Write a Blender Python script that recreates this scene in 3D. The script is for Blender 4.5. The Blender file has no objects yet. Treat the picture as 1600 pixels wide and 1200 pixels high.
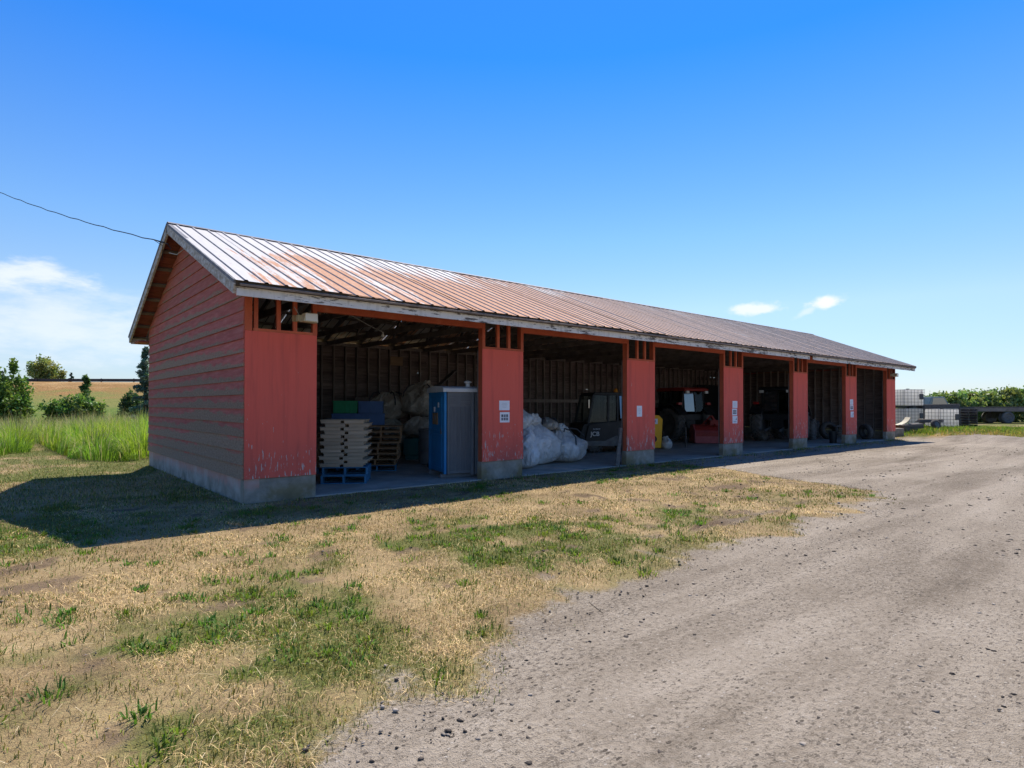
import bpy, bmesh, math, random
import numpy as np
from mathutils import Vector, Matrix, Euler
R = math.radians
SC = bpy.context.scene
COL = SC.collection
random.seed(7); RNG = np.random.default_rng(11)

# ------------------------------------------------------------------ camera
CAM = Vector((-3.0334, -10.3282, 1.6)); YAW = -0.7022; PITCH = 0.0119; ROLL = 0.0012
fw = Vector((math.sin(-YAW), math.cos(-YAW), 0)); rt = Vector((math.cos(-YAW), -math.sin(-YAW), 0)); up = Vector((0, 0, 1))
f2 = fw * math.cos(PITCH) + up * math.sin(PITCH); u2 = up * math.cos(PITCH) - fw * math.sin(PITCH)
r3 = rt * math.cos(ROLL) + u2 * math.sin(ROLL); u3 = u2 * math.cos(ROLL) - rt * math.sin(ROLL)
cd = bpy.data.cameras.new('camera'); cam = bpy.data.objects.new('camera', cd); COL.objects.link(cam)
cd.sensor_width = 36; cd.sensor_fit = 'HORIZONTAL'; cd.lens = 36 * 946.03 / 1600; cd.shift_y = 22.13 / 1600
cd.clip_start = 0.05; cd.clip_end = 5000
cam.matrix_world = Matrix(((r3.x, u3.x, -f2.x, CAM.x), (r3.y, u3.y, -f2.y, CAM.y), (r3.z, u3.z, -f2.z, CAM.z), (0, 0, 0, 1)))
SC.camera = cam

# ------------------------------------------------------------------ sky and sun
SUN = Vector((0.565, 0.36, 1.0)).normalized()
W = bpy.data.worlds.new('World'); SC.world = W; W.use_nodes = True
wt = W.node_tree; wt.nodes.clear()
def wn(t, **k):
    n = wt.nodes.new(t)
    for a, b in k.items(): setattr(n, a, b)
    return n
def wl(a, b): wt.links.new(a, b)
def wmath(op, a, b=None, c=None, clamp=False):
    n = wn('ShaderNodeMath', operation=op, use_clamp=clamp)
    for i, v in enumerate((a, b, c)):
        if v is None: continue
        if isinstance(v, (int, float)): n.inputs[i].default_value = v
        else: wl(v, n.inputs[i])
    return n.outputs[0]
sky = wn('ShaderNodeTexSky', sky_type='NISHITA', sun_disc=False)
sky.sun_elevation = math.asin(SUN.z); sky.sun_rotation = math.atan2(SUN.x, SUN.y)
sky.air_density = 1.0; sky.dust_density = 0.0; sky.ozone_density = 6.0; sky.altitude = 0
hs = wn('ShaderNodeHueSaturation'); hs.inputs['Saturation'].default_value = 1.0; hs.inputs['Value'].default_value = 1.0
tc0 = wn('ShaderNodeTexCoord'); sz = wn('ShaderNodeSeparateXYZ'); wl(tc0.outputs['Generated'], sz.inputs[0])
ramp = wn('ShaderNodeValToRGB'); wl(sz.outputs[2], ramp.inputs[0]); re_ = ramp.color_ramp.elements      # deep clear-day blue overhead, paler towards the horizon, alike all round
for p_, c_ in ((0.15, (0.39, 0.36, 0.34)), (0.26, (0.30, 0.365, 0.40)), (0.5, (0.075, 0.29, 0.50))): e_ = re_.new(p_); e_.color = c_ + (1,)
re_[0].position = 0.0; re_[0].color = (0.235, 0.245, 0.30, 1); re_[-1].position = 1.0; re_[-1].color = (0.13, 0.31, 0.50, 1)
tint = wn('ShaderNodeMix', data_type='RGBA', blend_type='MULTIPLY'); tint.inputs[0].default_value = 1.0; wl(sky.outputs[0], tint.inputs[6]); wl(ramp.outputs[0], tint.inputs[7])
wl(tint.outputs[2], hs.inputs['Color'])
tc = wn('ShaderNodeTexCoord')
def wdot(vec):
    n = wn('ShaderNodeVectorMath', operation='DOT_PRODUCT'); wl(tc.outputs['Generated'], n.inputs[0]); n.inputs[1].default_value = vec
    return n.outputs['Value']
wnoise = wn('ShaderNodeTexNoise'); wnoise.inputs['Scale'].default_value = 14; wnoise.inputs['Detail'].default_value = 5; wnoise.inputs['Roughness'].default_value = 0.62
wmp = wn('ShaderNodeMapping'); wmp.inputs['Scale'].default_value = (1, 1, 3.2); wl(tc.outputs['Generated'], wmp.inputs[0]); wl(wmp.outputs[0], wnoise.inputs['Vector'])
wnoise2 = wn('ShaderNodeTexNoise'); wnoise2.inputs['Scale'].default_value = 34; wnoise2.inputs['Detail'].default_value = 4; wnoise2.inputs['Roughness'].default_value = 0.6
wmp2 = wn('ShaderNodeMapping'); wmp2.inputs['Scale'].default_value = (1, 1, 1.8); wl(tc.outputs['Generated'], wmp2.inputs[0]); wl(wmp2.outputs[0], wnoise2.inputs['Vector'])
def dirpx(u, v):      # a compass bearing / elevation in the sky
    w = f2 * 946.03 + r3 * (u - 800) + u3 * (622.13 - v); return w.normalized()
def puff(u, v, hw, hh, tilt, nz, nk, lo, hi, amt):
    c = dirpx(u, v); rr = c.cross(Vector((0, 0, 1))).normalized(); uu = rr.cross(c).normalized()
    ct, st = math.cos(tilt), math.sin(tilt)
    a = rr * ct + uu * st; b = uu * ct - rr * st
    k = 1 / c.dot(f2)
    da = wmath('DIVIDE', wdot(a), hw / 946.03 / k); db = wmath('DIVIDE', wdot(b), hh / 946.03 / k)
    q = wmath('ADD', wmath('MULTIPLY', da, da), wmath('MULTIPLY', db, db))
    front = wmath('GREATER_THAN', wdot(c), 0.2)
    e = wmath('SUBTRACT', 1.0, wmath('SQRT', q))
    e = wmath('ADD', e, wmath('MULTIPLY', wmath('SUBTRACT', nz, 0.5), nk))
    mr = wn('ShaderNodeMapRange', interpolation_type='SMOOTHSTEP'); wl(e, mr.inputs[0])
    mr.inputs[1].default_value = lo; mr.inputs[2].default_value = hi; mr.inputs[3].default_value = 0; mr.inputs[4].default_value = amt
    return wmath('MULTIPLY', mr.outputs[0], front)
masks = [puff(1182, 483, 50, 12, 0.0, wnoise2.outputs[0], 1.6, 0.05, 0.75, 0.8),
         puff(1292, 471, 36, 13, 0.16, wnoise2.outputs[0], 1.5, 0.05, 0.7, 0.95),
         puff(1262, 486, 26, 7, 0.5, wnoise2.outputs[0], 1.5, 0.0, 0.9, 0.45),
         puff(20, 430, 120, 34, 0.05, wnoise.outputs[0], 2.4, -0.1, 0.9, 0.75),
         puff(80, 510, 300, 72, 0.0, wnoise.outputs[0], 1.9, -0.2, 1.1, 0.6),
         puff(-300, 470, 330, 80, 0.0, wnoise.outputs[0], 2.4, 0.0, 1.2, 0.8)]
tot = masks[0]
for m_ in masks[1:]: tot = wmath('MAXIMUM', tot, m_)
bg = wn('ShaderNodeBackground'); bg.inputs['Strength'].default_value = 0.15
cm = wn('ShaderNodeMix', data_type='RGBA'); wl(tot, cm.inputs[0]); wl(hs.outputs[0], cm.inputs[6]); cm.inputs[7].default_value = (2.5, 2.58, 2.66, 1)
wl(cm.outputs[2], bg.inputs['Color'])
wo = wn('ShaderNodeOutputWorld'); wl(bg.outputs[0], wo.inputs['Surface'])
sl = bpy.data.lights.new('sun', 'SUN'); sl.energy = 2.75; sl.angle = R(0.53); sl.color = (1.0, 0.93, 0.82)
so = bpy.data.objects.new('sun', sl); COL.objects.link(so); so.location = (20, 12, 40); so.rotation_euler = (-SUN).to_track_quat('-Z', 'Y').to_euler()
SC.view_settings.view_transform = 'Standard'; SC.view_settings.look = 'None'; SC.view_settings.gamma = 1; SC.view_settings.use_curve_mapping = False
SC.view_settings.exposure = 1.45
try:
    SC.cycles.max_bounces = 6; SC.cycles.diffuse_bounces = 4; SC.cycles.transparent_max_bounces = 16
except Exception: pass

# ------------------------------------------------------------------ numpy noise and terrain
_T = RNG.random((256, 256))
def vnoise(x, y):
    x = np.asarray(x, float); y = np.asarray(y, float)
    xi = np.floor(x).astype(int); yi = np.floor(y).astype(int); fx = x - xi; fy = y - yi
    fx = fx * fx * (3 - 2 * fx); fy = fy * fy * (3 - 2 * fy)
    a = _T[xi & 255, yi & 255]; b = _T[(xi + 1) & 255, yi & 255]; c = _T[xi & 255, (yi + 1) & 255]; d = _T[(xi + 1) & 255, (yi + 1) & 255]
    return (a * (1 - fx) + b * fx) * (1 - fy) + (c * (1 - fx) + d * fx) * fy
def fbm(x, y, o=4):
    s = 0; a = 0.5; t = 0
    for i in range(o):
        s = s + a * vnoise(np.asarray(x) * 2**i + 17 * i, np.asarray(y) * 2**i + 31 * i); t += a; a *= 0.5
    return s / t
def ss(a, b, x):
    t = np.clip((np.asarray(x, float) - a) / (b - a), 0, 1); return t * t * (3 - 2 * t)
SL, SW = 29.84, 8.2                       # shed length and depth
def inshed(x, y): return ss(-0.5, 0.0, x) * ss(SL + 0.5, SL, x) * ss(-0.4, 0.05, y) * ss(SW + 0.5, SW, y)
def gz(x, y):
    x = np.asarray(x, float); y = np.asarray(y, float)
    z = -0.15 * ss(2, 9, y) * ss(1.5, -0.3, x) + 0.35 * ss(30.3, 33.5, x) * ss(-5, -2, y)
    u = 0.05 * (fbm(x * 0.35, y * 0.35, 3) - 0.5) + 0.022 * (fbm(x * 1.7 + 9, y * 1.7, 2) - 0.5)
    crown = 0.05 * ss(2, 6, x) * ss(26, 20, x) * np.exp(-((y + 2.0) / 1.2)**2)
    return (z + u * ss(0.0, 2.0, np.hypot(x + 3, y + 10.3) * 0 + 3) + crown) * (1 - inshed(x, y)) - 0.012 * inshed(x, y)
_xs = [-60, -12, -4.2, -2.4, -1.9, -1.38, -0.59, 0.13, 1.1, 2.67, 4.22, 6.2, 8.2, 9.4, 9.9, 10.3, 10.8, 11.6, 30.2, 31.2, 33, 36, 45, 60, 120]
_ys = [-10.2, -9.9, -8.9, -8.2, -7.85, -7.62, -7.38, -7.3, -7.15, -6.75, -6.9, -6.7, -6.6, -6.2, -4.9, -3.2, -1.5, 0.05, 0.05, -1.4, -3.4, -4.6, -5.2, -5.5, -6]
def yroad(x):
    x = np.asarray(x, float)
    return np.interp(x, _xs, _ys) + (0.75 * (fbm(x * 0.9 + 3, x * 0 + 5.5, 4) - 0.5) + 0.3 * (vnoise(x * 6, x * 0 + 2) - 0.5)) * np.where(np.abs(x - 20) < 9, 0.2, 1)
def dirtmap(x, y):
    """1 on bare earth and gravel, 0 on turf"""
    n = fbm(x * 1.3, y * 1.3 + 40, 4) - 0.5
    d = ss(0.45, -0.15, y - yroad(x) + n * 1.1)     # y below the road edge -> dirt
    def blob(cx, cy, rx, ry): return np.exp(-(((x - cx) / rx)**2 + ((y - cy) / ry)**2))
    p = 0.8 * blob(5.2, -5.85, 2.0, 0.22) + 0.75 * blob(8.4, -4.0, 1.6, 0.6) + 0.45 * blob(-1.6, 0.6, 1.3, 0.5) + 0.55 * blob(-2.1, -4.6, 0.6, 0.12) + 0.6 * blob(-0.7, -3.6, 0.5, 0.14) + 0.8 * blob(7.5, -0.25, 6, 0.18) + 0.6 * blob(9.3, -1.6, 1.0, 0.8)
    n3 = fbm(x * 4.0 + 3, y * 4.0, 3) - 0.5; p = ss(0.25, 0.85, p * (0.62 + 1.3 * (n + 0.3)) + n3 * 0.7 * (p > 0.08))
    sp_ = 0.7 * ss(0.60, 0.74, fbm(x * 2.3 + 7, y * 2.9 + 3, 3)) * (y < 1.0)
    return np.clip(np.maximum(np.maximum(d, p), sp_), 0, 1)
def greenmap(x, y):
    n = fbm(x * 0.8 + 50, y * 0.8, 4); n2 = fbm(x * 2.6, y * 2.6 + 70, 3)
    def blob(cx, cy, rx, ry): return np.exp(-(((x - cx) / rx)**2 + ((y - cy) / ry)**2))
    g = 0.62 * blob(1.7, -4.6, 2.6, 1.3) + 0.85 * blob(-2.7, -6.4, 1.1, 0.8) + 0.5 * blob(-1.5, -6.2, 0.9, 0.7) + 0.5 * blob(-3.6, -1.3, 0.8, 1.3) + 0.55 * blob(-2.0, 1.2, 1.5, 1.6) \
        + 0.35 * blob(3, -1.0, 4, 0.5) + 0.8 * ss(5.0, 8.5, y) * ss(1, 0, x) + 0.75 * ss(31, 33, x) - 0.35 * blob(-1.7, -3.8, 1.5, 0.9) - 0.2 * blob(6, -3.5, 3, 1.2)
    return np.clip(0.35 * g + (g + 0.42) * ss(0.36, 0.60, 0.62 * n + 0.38 * n2), 0, 1)

# ------------------------------------------------------------------ mesh helpers
class MB:
    def __init__(s): s.v = []; s.f = []; s.mi = []; s.cur = 0
    def add(s, vs, fs):
        o = len(s.v); s.v += [tuple(p) for p in vs]; s.f += [tuple(i + o for i in f) for f in fs]; s.mi += [s.cur] * len(fs); return s
    def box(s, x0, x1, y0, y1, z0, z1, M=None):
        p = [(x0, y0, z0), (x1, y0, z0), (x1, y1, z0), (x0, y1, z0), (x0, y0, z1), (x1, y0, z1), (x1, y1, z1), (x0, y1, z1)]
        if M is not None: p = [M @ Vector(q) for q in p]
        return s.add(p, [(3, 2, 1, 0), (4, 5, 6, 7), (0, 1, 5, 4), (1, 2, 6, 5), (2, 3, 7, 6), (3, 0, 4, 7)])
    def bar(s, a, b, w, h, upv=(0, 0, 1)):
        a = Vector(a); b = Vector(b); d = (b - a); L = d.length; d.normalize(); sx = d.cross(Vector(upv))
        if sx.length < 1e-4: sx = d.cross(Vector((1, 0, 0)))
        sx.normalize(); uz = sx.cross(d)
        M = Matrix(((d.x, sx.x, uz.x, a.x), (d.y, sx.y, uz.y, a.y), (d.z, sx.z, uz.z, a.z), (0, 0, 0, 1)))
        return s.box(0, L, -w / 2, w / 2, -h / 2, h / 2, M)
    def prism(s, poly, y0, y1, M=None):          # poly in xz, extruded along y
        n = len(poly); p = [(x, y0, z) for x, z in poly] + [(x, y1, z) for x, z in poly]
        if M is not None: p = [M @ Vector(q) for q in p]
        return s.add(p, [tuple(range(n)), tuple(reversed(range(n, 2 * n)))] + [(i, i + n, (i + 1) % n + n, (i + 1) % n) for i in range(n)])
    def tube(s, pts, r, n=8, cap=True):
        pts = [Vector(p) for p in pts]; rs = r if isinstance(r, (list, tuple)) else [r] * len(pts); rings = []
        ref = None
        for i, p in enumerate(pts):
            d = (pts[min(i + 1, len(pts) - 1)] - pts[max(i - 1, 0)]).normalized()
            if ref is None: ref = d.orthogonal().normalized()
            ref = (ref - d * ref.dot(d)).normalized(); b = d.cross(ref)
            rings.append([p + (ref * math.cos(2 * math.pi * k / n) + b * math.sin(2 * math.pi * k / n)) * rs[i] for k in range(n)])
        vs = [q for rr_ in rings for q in rr_]; fs = []
        for i in range(len(pts) - 1):
            for k in range(n): fs.append((i * n + k, i * n + (k + 1) % n, (i + 1) * n + (k + 1) % n, (i + 1) * n + k))
        if cap: fs += [tuple(reversed(range(n))), tuple(range((len(pts) - 1) * n, len(pts) * n))]
        return s.add(vs, fs)
    def lathe(s, prof, n=24, M=None, close=False):   # prof (r, h) round local z
        vs = []; fs = []; m = len(prof)
        for k in range(n):
            a = 2 * math.pi * k / n
            for r, h in prof: vs.append(Vector((r * math.cos(a), r * math.sin(a), h)))
        if M is not None: vs = [M @ v for v in vs]
        for k in range(n):
            k2 = (k + 1) % n
            for i in range(m if close else m - 1): fs.append((k * m + i, k2 * m + i, k2 * m + (i + 1) % m, k * m + (i + 1) % m))
        if not close:
            if prof[0][0] > 1e-5: fs.append(tuple(reversed([k * m for k in range(n)])))
            if prof[-1][0] > 1e-5: fs.append(tuple(k * m + m - 1 for k in range(n)))
        return s.add(vs, fs)
    def mesh(s, name, mats, smooth=False, bevel=0.0, seg=1):
        me = bpy.data.meshes.new(name); me.from_pydata(s.v, [], s.f)
        for m in (mats if isinstance(mats, (list, tuple)) else [mats]): me.materials.append(m)
        if any(s.mi): me.polygons.foreach_set('material_index', s.mi)
        if bevel > 0:
            bm = bmesh.new(); bm.from_mesh(me); bmesh.ops.remove_doubles(bm, verts=bm.verts, dist=1e-5)
            es = [e for e in bm.edges if len(e.link_faces) == 2 and e.calc_face_angle(0) > 0.5]
            bmesh.ops.bevel(bm, geom=es, offset=bevel, segments=seg, affect='EDGES', profile=0.6); bm.to_mesh(me); bm.free()
        if smooth: me.polygons.foreach_set('use_smooth', [True] * len(me.polygons))
        me.update(); return me
    def build(s, name, mats, parent=None, smooth=False, bevel=0.0, seg=1, loc=None, rot=None):
        return place(name, s.mesh(name, mats, smooth, bevel, seg), parent, loc, rot)
def place(name, me, parent=None, loc=None, rot=None, scale=None):
    o = bpy.data.objects.new(name, me); COL.objects.link(o); o.parent = parent
    if loc is not None: o.location = loc
    if rot is not None: o.rotation_euler = rot
    if scale is not None: o.scale = scale
    return o
def empty(name, loc=(0, 0, 0), rz=0.0, rot=None):
    o = bpy.data.objects.new(name, None); COL.objects.link(o); o.location = loc; o.rotation_euler = rot if rot else (0, 0, rz); o.empty_display_size = 0.2; return o
def tag(o, label=None, cat=None, group=None, kind=None):
    if label: o['label'] = label
    if cat: o['category'] = cat
    if group: o['group'] = group
    if kind: o['kind'] = kind
    return o
def copy_tree(o, parent=None):
    c = o.copy(); COL.objects.link(c); c.parent = parent
    for ch in list(o.children): copy_tree(ch, c)
    return c
def npmesh(name, V, F, mat, colr=None, smooth=False):
    """V (n,3), F (m,k) all with the same corner count"""
    me = bpy.data.meshes.new(name); n = len(V); m, k = F.shape
    me.vertices.add(n); me.vertices.foreach_set('co', np.ascontiguousarray(V, dtype=np.float32).ravel())
    me.loops.add(m * k); me.loops.foreach_set('vertex_index', np.ascontiguousarray(F, dtype=np.int32).ravel())
    me.polygons.add(m); me.polygons.foreach_set('loop_start', np.arange(0, m * k, k, dtype=np.int32))
    try: me.polygons.foreach_set('loop_total', np.full(m, k, dtype=np.int32))
    except Exception: pass
    if smooth: me.polygons.foreach_set('use_smooth', np.ones(m, dtype=bool))
    me.update(calc_edges=True)
    if colr is not None:
        ca = me.color_attributes.new('Col', 'FLOAT_COLOR', 'POINT')
        c4 = np.ones((n, 4), dtype=np.float32); c4[:, :3] = colr; ca.data.foreach_set('color', c4.ravel())
    if mat: me.materials.append(mat)
    return me

# ------------------------------------------------------------------ materials
class N:
    def __init__(s, name):
        s.m = bpy.data.materials.new(name); s.m.use_nodes = True; s.t = s.m.node_tree; s.t.nodes.clear()
        s.out = s.n('ShaderNodeOutputMaterial'); s.b = s.n('ShaderNodeBsdfPrincipled'); s.l(s.b.outputs[0], s.out.inputs[0])
        s._geo = None; s._tc = None; s._oi = None
    def n(s, t, **k):
        q = s.t.nodes.new(t)
        for a, b in k.items(): setattr(q, a, b)
        return q
    def l(s, a, b): s.t.links.new(a, b)
    def put(s, sock, v):
        if isinstance(v, (int, float)): sock.default_value = v
        elif isinstance(v, (tuple, list)): sock.default_value = tuple(v) + ((1,) if len(v) == 3 and len(sock.default_value) == 4 else ())
        else: s.l(v, sock)
    @property
    def pos(s):
        if not s._geo: s._geo = s.n('ShaderNodeNewGeometry')
        return s._geo.outputs['Position']
    @property
    def obj(s):
        if not s._tc: s._tc = s.n('ShaderNodeTexCoord')
        return s._tc.outputs['Object']
    @property
    def rnd(s):
        if not s._oi: s._oi = s.n('ShaderNodeObjectInfo')
        return s._oi.outputs['Random']
    def jit(s, co, k=37.0):       # shift a coordinate by the object's random number, so that alike pieces differ
        c = s.n('ShaderNodeVectorMath', operation='ADD'); v = s.n('ShaderNodeVectorMath', operation='SCALE'); v.inputs[0].default_value = (k, k * 1.7, k * 0.6); s.l(s.rnd, v.inputs['Scale'])
        s.l(co, c.inputs[0]); s.l(v.outputs[0], c.inputs[1]); return c.outputs[0]
    def scale(s, co, v):
        q = s.n('ShaderNodeVectorMath', operation='MULTIPLY'); s.l(co, q.inputs[0]); q.inputs[1].default_value = v; return q.outputs[0]
    def noise(s, co, sc, det=4, rough=0.55, dist=0.0):
        q = s.n('ShaderNodeTexNoise'); s.l(co, q.inputs['Vector']); q.inputs['Scale'].default_value = sc; q.inputs['Detail'].default_value = det; q.inputs['Roughness'].default_value = rough; q.inputs['Distortion'].default_value = dist; return q.outputs[0]
    def vor(s, co, sc, out='Distance', feature='F1'):
        q = s.n('ShaderNodeTexVoronoi', feature=feature); s.l(co, q.inputs['Vector']); q.inputs['Scale'].default_value = sc; return q.outputs[out]
    def math(s, op, a, b=None, clamp=False):
        q = s.n('ShaderNodeMath', operation=op, use_clamp=clamp); s.put(q.inputs[0], a)
        if b is not None: s.put(q.inputs[1], b)
        return q.outputs[0]
    def sm(s, v, lo, hi, a=0.0, b=1.0):
        q = s.n('ShaderNodeMapRange', interpolation_type='SMOOTHSTEP'); s.put(q.inputs[0], v); q.inputs[1].default_value = lo; q.inputs[2].default_value = hi; q.inputs[3].default_value = a; q.inputs[4].default_value = b; return q.outputs[0]
    def lin(s, v, lo, hi, a=0.0, b=1.0):
        q = s.n('ShaderNodeMapRange'); s.put(q.inputs[0], v); q.inputs[1].default_value = lo; q.inputs[2].default_value = hi; q.inputs[3].default_value = a; q.inputs[4].default_value = b; return q.outputs[0]
    def mix(s, f, a, b, mode='MIX'):
        q = s.n('ShaderNodeMix', data_type='RGBA', blend_type=mode); s.put(q.inputs[0], f); s.put(q.inputs[6], a); s.put(q.inputs[7], b); return q.outputs[2]
    def ramp(s, v, stops):
        q = s.n('ShaderNodeValToRGB'); s.l(v, q.inputs[0]); e = q.color_ramp.elements
        while len(e) < len(stops): e.new(0.5)
        for el, (p, c) in zip(e, stops): el.position = p; el.color = tuple(c) + (1,)
        return q.outputs[0]
    def sep(s, co):
        q = s.n('ShaderNodeSeparateXYZ'); s.l(co, q.inputs[0]); return q.outputs
    def bump(s, h, strength=0.3, dist=0.01):
        q = s.n('ShaderNodeBump'); q.inputs['Strength'].default_value = strength; q.inputs['Distance'].default_value = dist; s.l(h, q.inputs['Height']); s.l(q.outputs[0], s.b.inputs['Normal']); return s
    def fin(s, col, rough=0.7, metal=0.0, spec=0.35):
        s.put(s.b.inputs['Base Color'], col); s.put(s.b.inputs['Roughness'], rough); s.b.inputs['Metallic'].default_value = metal; s.b.inputs['Specular IOR Level'].default_value = spec; return s.m
def rough_mat(name, a, b, c=None, sc=4.0, st=(1, 1, 1), rough=0.75, bump=0.25, bd=0.006, fine=60, metal=0.0, spec=0.3, per=0.25, det=6):
    """weathered two or three tone surface; per: how far alike pieces differ"""
    k = N(name); co = k.scale(k.jit(k.obj), st); n = k.noise(co, sc, det, 0.62)
    col = k.ramp(n, [(0.3, a), (0.62, b)] + ([(0.78, c)] if c else []))
    f = k.noise(co, fine, 3, 0.6); col = k.mix(0.35, col, k.mix(f, (0.3, 0.3, 0.3), (1, 1, 1)), 'MULTIPLY') if bump > 0.05 else col
    if per: col = k.mix(1.0, col, k.mix(k.rnd, (1 - per,) * 3, (1, 1, 1)), 'MULTIPLY')
    if bump: k.bump(f, bump, bd)
    return k.fin(col, rough, metal, spec)
MT = {}
# lap siding: faded red paint, grey-green algae on the lower part of each board
ZC, BS = 0.388, 0.2303
def siding_mat():
    k = N('siding_paint'); X = k.sep(k.pos)
    t = k.math('FRACT', k.math('DIVIDE', k.math('SUBTRACT', X[2], ZC - 10 * BS), BS))
    wob = k.noise(k.scale(k.pos, (1, 1.2, 6)), 2.2, 6, 0.65)
    drip = k.noise(k.scale(k.pos, (1, 14, 1.2)), 2.0, 4, 0.6)
    big = k.noise(k.pos, 0.55, 3, 0.5)
    lowz = k.lin(X[2], 0.4, 4.2, 0.34, -0.42)
    ed = k.math('MULTIPLY', k.sm(X[1], 0.1, 1.2, -0.12, 0.0), k.sm(X[2], 1.6, 2.6, 0.0, 1.0))
    ed2 = k.sm(X[1], 5.2, 8.2, 0.0, -0.2)
    lvl = k.math('ADD', k.math('ADD', k.math('ADD', 0.50, lowz), k.math('ADD', k.math('MULTIPLY', k.math('SUBTRACT', big, 0.5), 1.1), k.math('MULTIPLY', k.math('SUBTRACT', k.rnd, 0.5), 0.22))), k.math('ADD', ed, ed2))
    edge = k.math('SUBTRACT', k.math('ADD', k.math('ADD', lvl, k.math('MULTIPLY', k.math('SUBTRACT', wob, 0.5), 1.0)), k.math('MULTIPLY', k.math('SUBTRACT', drip, 0.5), 0.35)), k.math('MULTIPLY', t, 0.75))
    alg = k.sm(edge, -0.03, 0.2)
    red = k.ramp(k.noise(k.scale(k.pos, (1, 0.7, 5)), 3.0, 5, 0.6), [(0.3, (0.36, 0.088, 0.072)), (0.6, (0.47, 0.145, 0.12)), (0.8, (0.55, 0.22, 0.19))])
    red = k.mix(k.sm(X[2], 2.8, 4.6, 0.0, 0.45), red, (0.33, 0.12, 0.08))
    ac = k.ramp(k.noise(k.scale(k.pos, (1, 3, 8)), 4.0, 5, 0.7), [(0.3, (0.18, 0.14, 0.085)), (0.55, (0.28, 0.215, 0.14)), (0.8, (0.40, 0.29, 0.20))])
    col = k.mix(k.math('MULTIPLY', alg, 0.86), red, ac)
    spots = k.math('GREATER_THAN', k.noise(k.scale(k.pos, (1, 10, 5)), 6, 2), 0.74); col = k.mix(spots, col, (0.06, 0.05, 0.04))
    col = k.mix(1.0, col, k.mix(k.rnd, (0.85, 0.85, 0.85), (1.05, 1.05, 1.05)), 'MULTIPLY')
    k.bump(k.noise(k.scale(k.pos, (1, 1.0, 14)), 9, 5, 0.65), 0.35, 0.006)
    return k.fin(col, 0.85, 0, 0.2)
MT['siding'] = siding_mat()
def panel_mat():
    k = N('red_panel_paint'); X = k.sep(k.pos)
    n = k.noise(k.scale(k.pos, (9, 9, 0.35)), 3, 5, 0.7); big = k.noise(k.jit(k.pos), 1.1, 4)
    col = k.mix(n, (0.70, 0.105, 0.07), (0.80, 0.145, 0.10)); col = k.mix(k.math('MULTIPLY', big, 0.5), col, (0.68, 0.135, 0.095)); col = k.mix(k.sm(k.noise(k.scale(k.jit(k.pos), (3.0, 3.0, 0.25)), 2.0, 4, 0.6), 0.45, 0.75, 0.0, 0.55), col, (0.46, 0.085, 0.066))
    dirty = k.math('MULTIPLY', k.sm(X[2], 1.1, 0.35, 0, 0.6), k.sm(big, 0.35, 0.6)); col = k.mix(dirty, col, (0.38, 0.10, 0.085))
    fl = k.noise(k.scale(k.jit(k.pos), (22, 22, 3.2)), 1.6, 3, 0.55)
    thr = k.math('ADD', k.sm(X[2], 0.35, 1.7, 0.595, 0.735), k.math('MULTIPLY', k.math('SUBTRACT', 0.5, k.noise(k.pos, 1.7, 2)), 0.22))
    chip = k.math('GREATER_THAN', fl, thr); col = k.mix(chip, col, (0.52, 0.42, 0.37))
    k.bump(n, 0.25, 0.004)
    return k.fin(col, 0.8, 0, 0.25)
MT['panel'] = panel_mat()
MT['redtrim'] = rough_mat('red_trim_paint', (0.54, 0.11, 0.055), (0.66, 0.15, 0.07), (0.7, 0.22, 0.12), sc=3, st=(1, 1, 1), rough=0.75, bump=0.15)
def fascia_mat():
    k = N('peeling_white_paint'); X = k.sep(k.pos)
    base = k.mix(k.noise(k.pos, 2.5, 5), (0.58, 0.56, 0.53), (0.78, 0.75, 0.71))
    s = k.noise(k.scale(k.pos, (3.0, 3.0, 22)), 1.3, 6, 0.72); zone = k.noise(k.pos, 0.9, 3)
    pe = k.sm(k.math('ADD', s, k.math('MULTIPLY', zone, 0.42)), 0.755, 0.80)
    wood = k.mix(k.noise(k.scale(k.pos, (3, 3, 40)), 2, 4), (0.05, 0.045, 0.045), (0.19, 0.17, 0.16))
    col = k.mix(pe, base, wood); dirt = k.noise(k.scale(k.pos, (6, 6, 1)), 2, 4); col = k.mix(k.sm(dirt, 0.5, 0.75, 0, 0.45), col, (0.30, 0.28, 0.25))
    k.bump(k.math('SUBTRACT', 1.0, pe), 0.4, 0.004); return k.fin(col, 0.7, 0, 0.3)
MT['fascia'] = fascia_mat()
def rake_mat():
    k = N('weathered_rake_board'); g = k.noise(k.scale(k.pos, (2, 2.5, 5)), 3.0, 6, 0.7)
    col = k.ramp(g, [(0.3, (0.22, 0.17, 0.12)), (0.48, (0.40, 0.36, 0.30)), (0.62, (0.56, 0.55, 0.53))]); k.bump(g, 0.3, 0.004); return k.fin(col, 0.8, 0, 0.25)
MT['rake'] = rake_mat()
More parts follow.
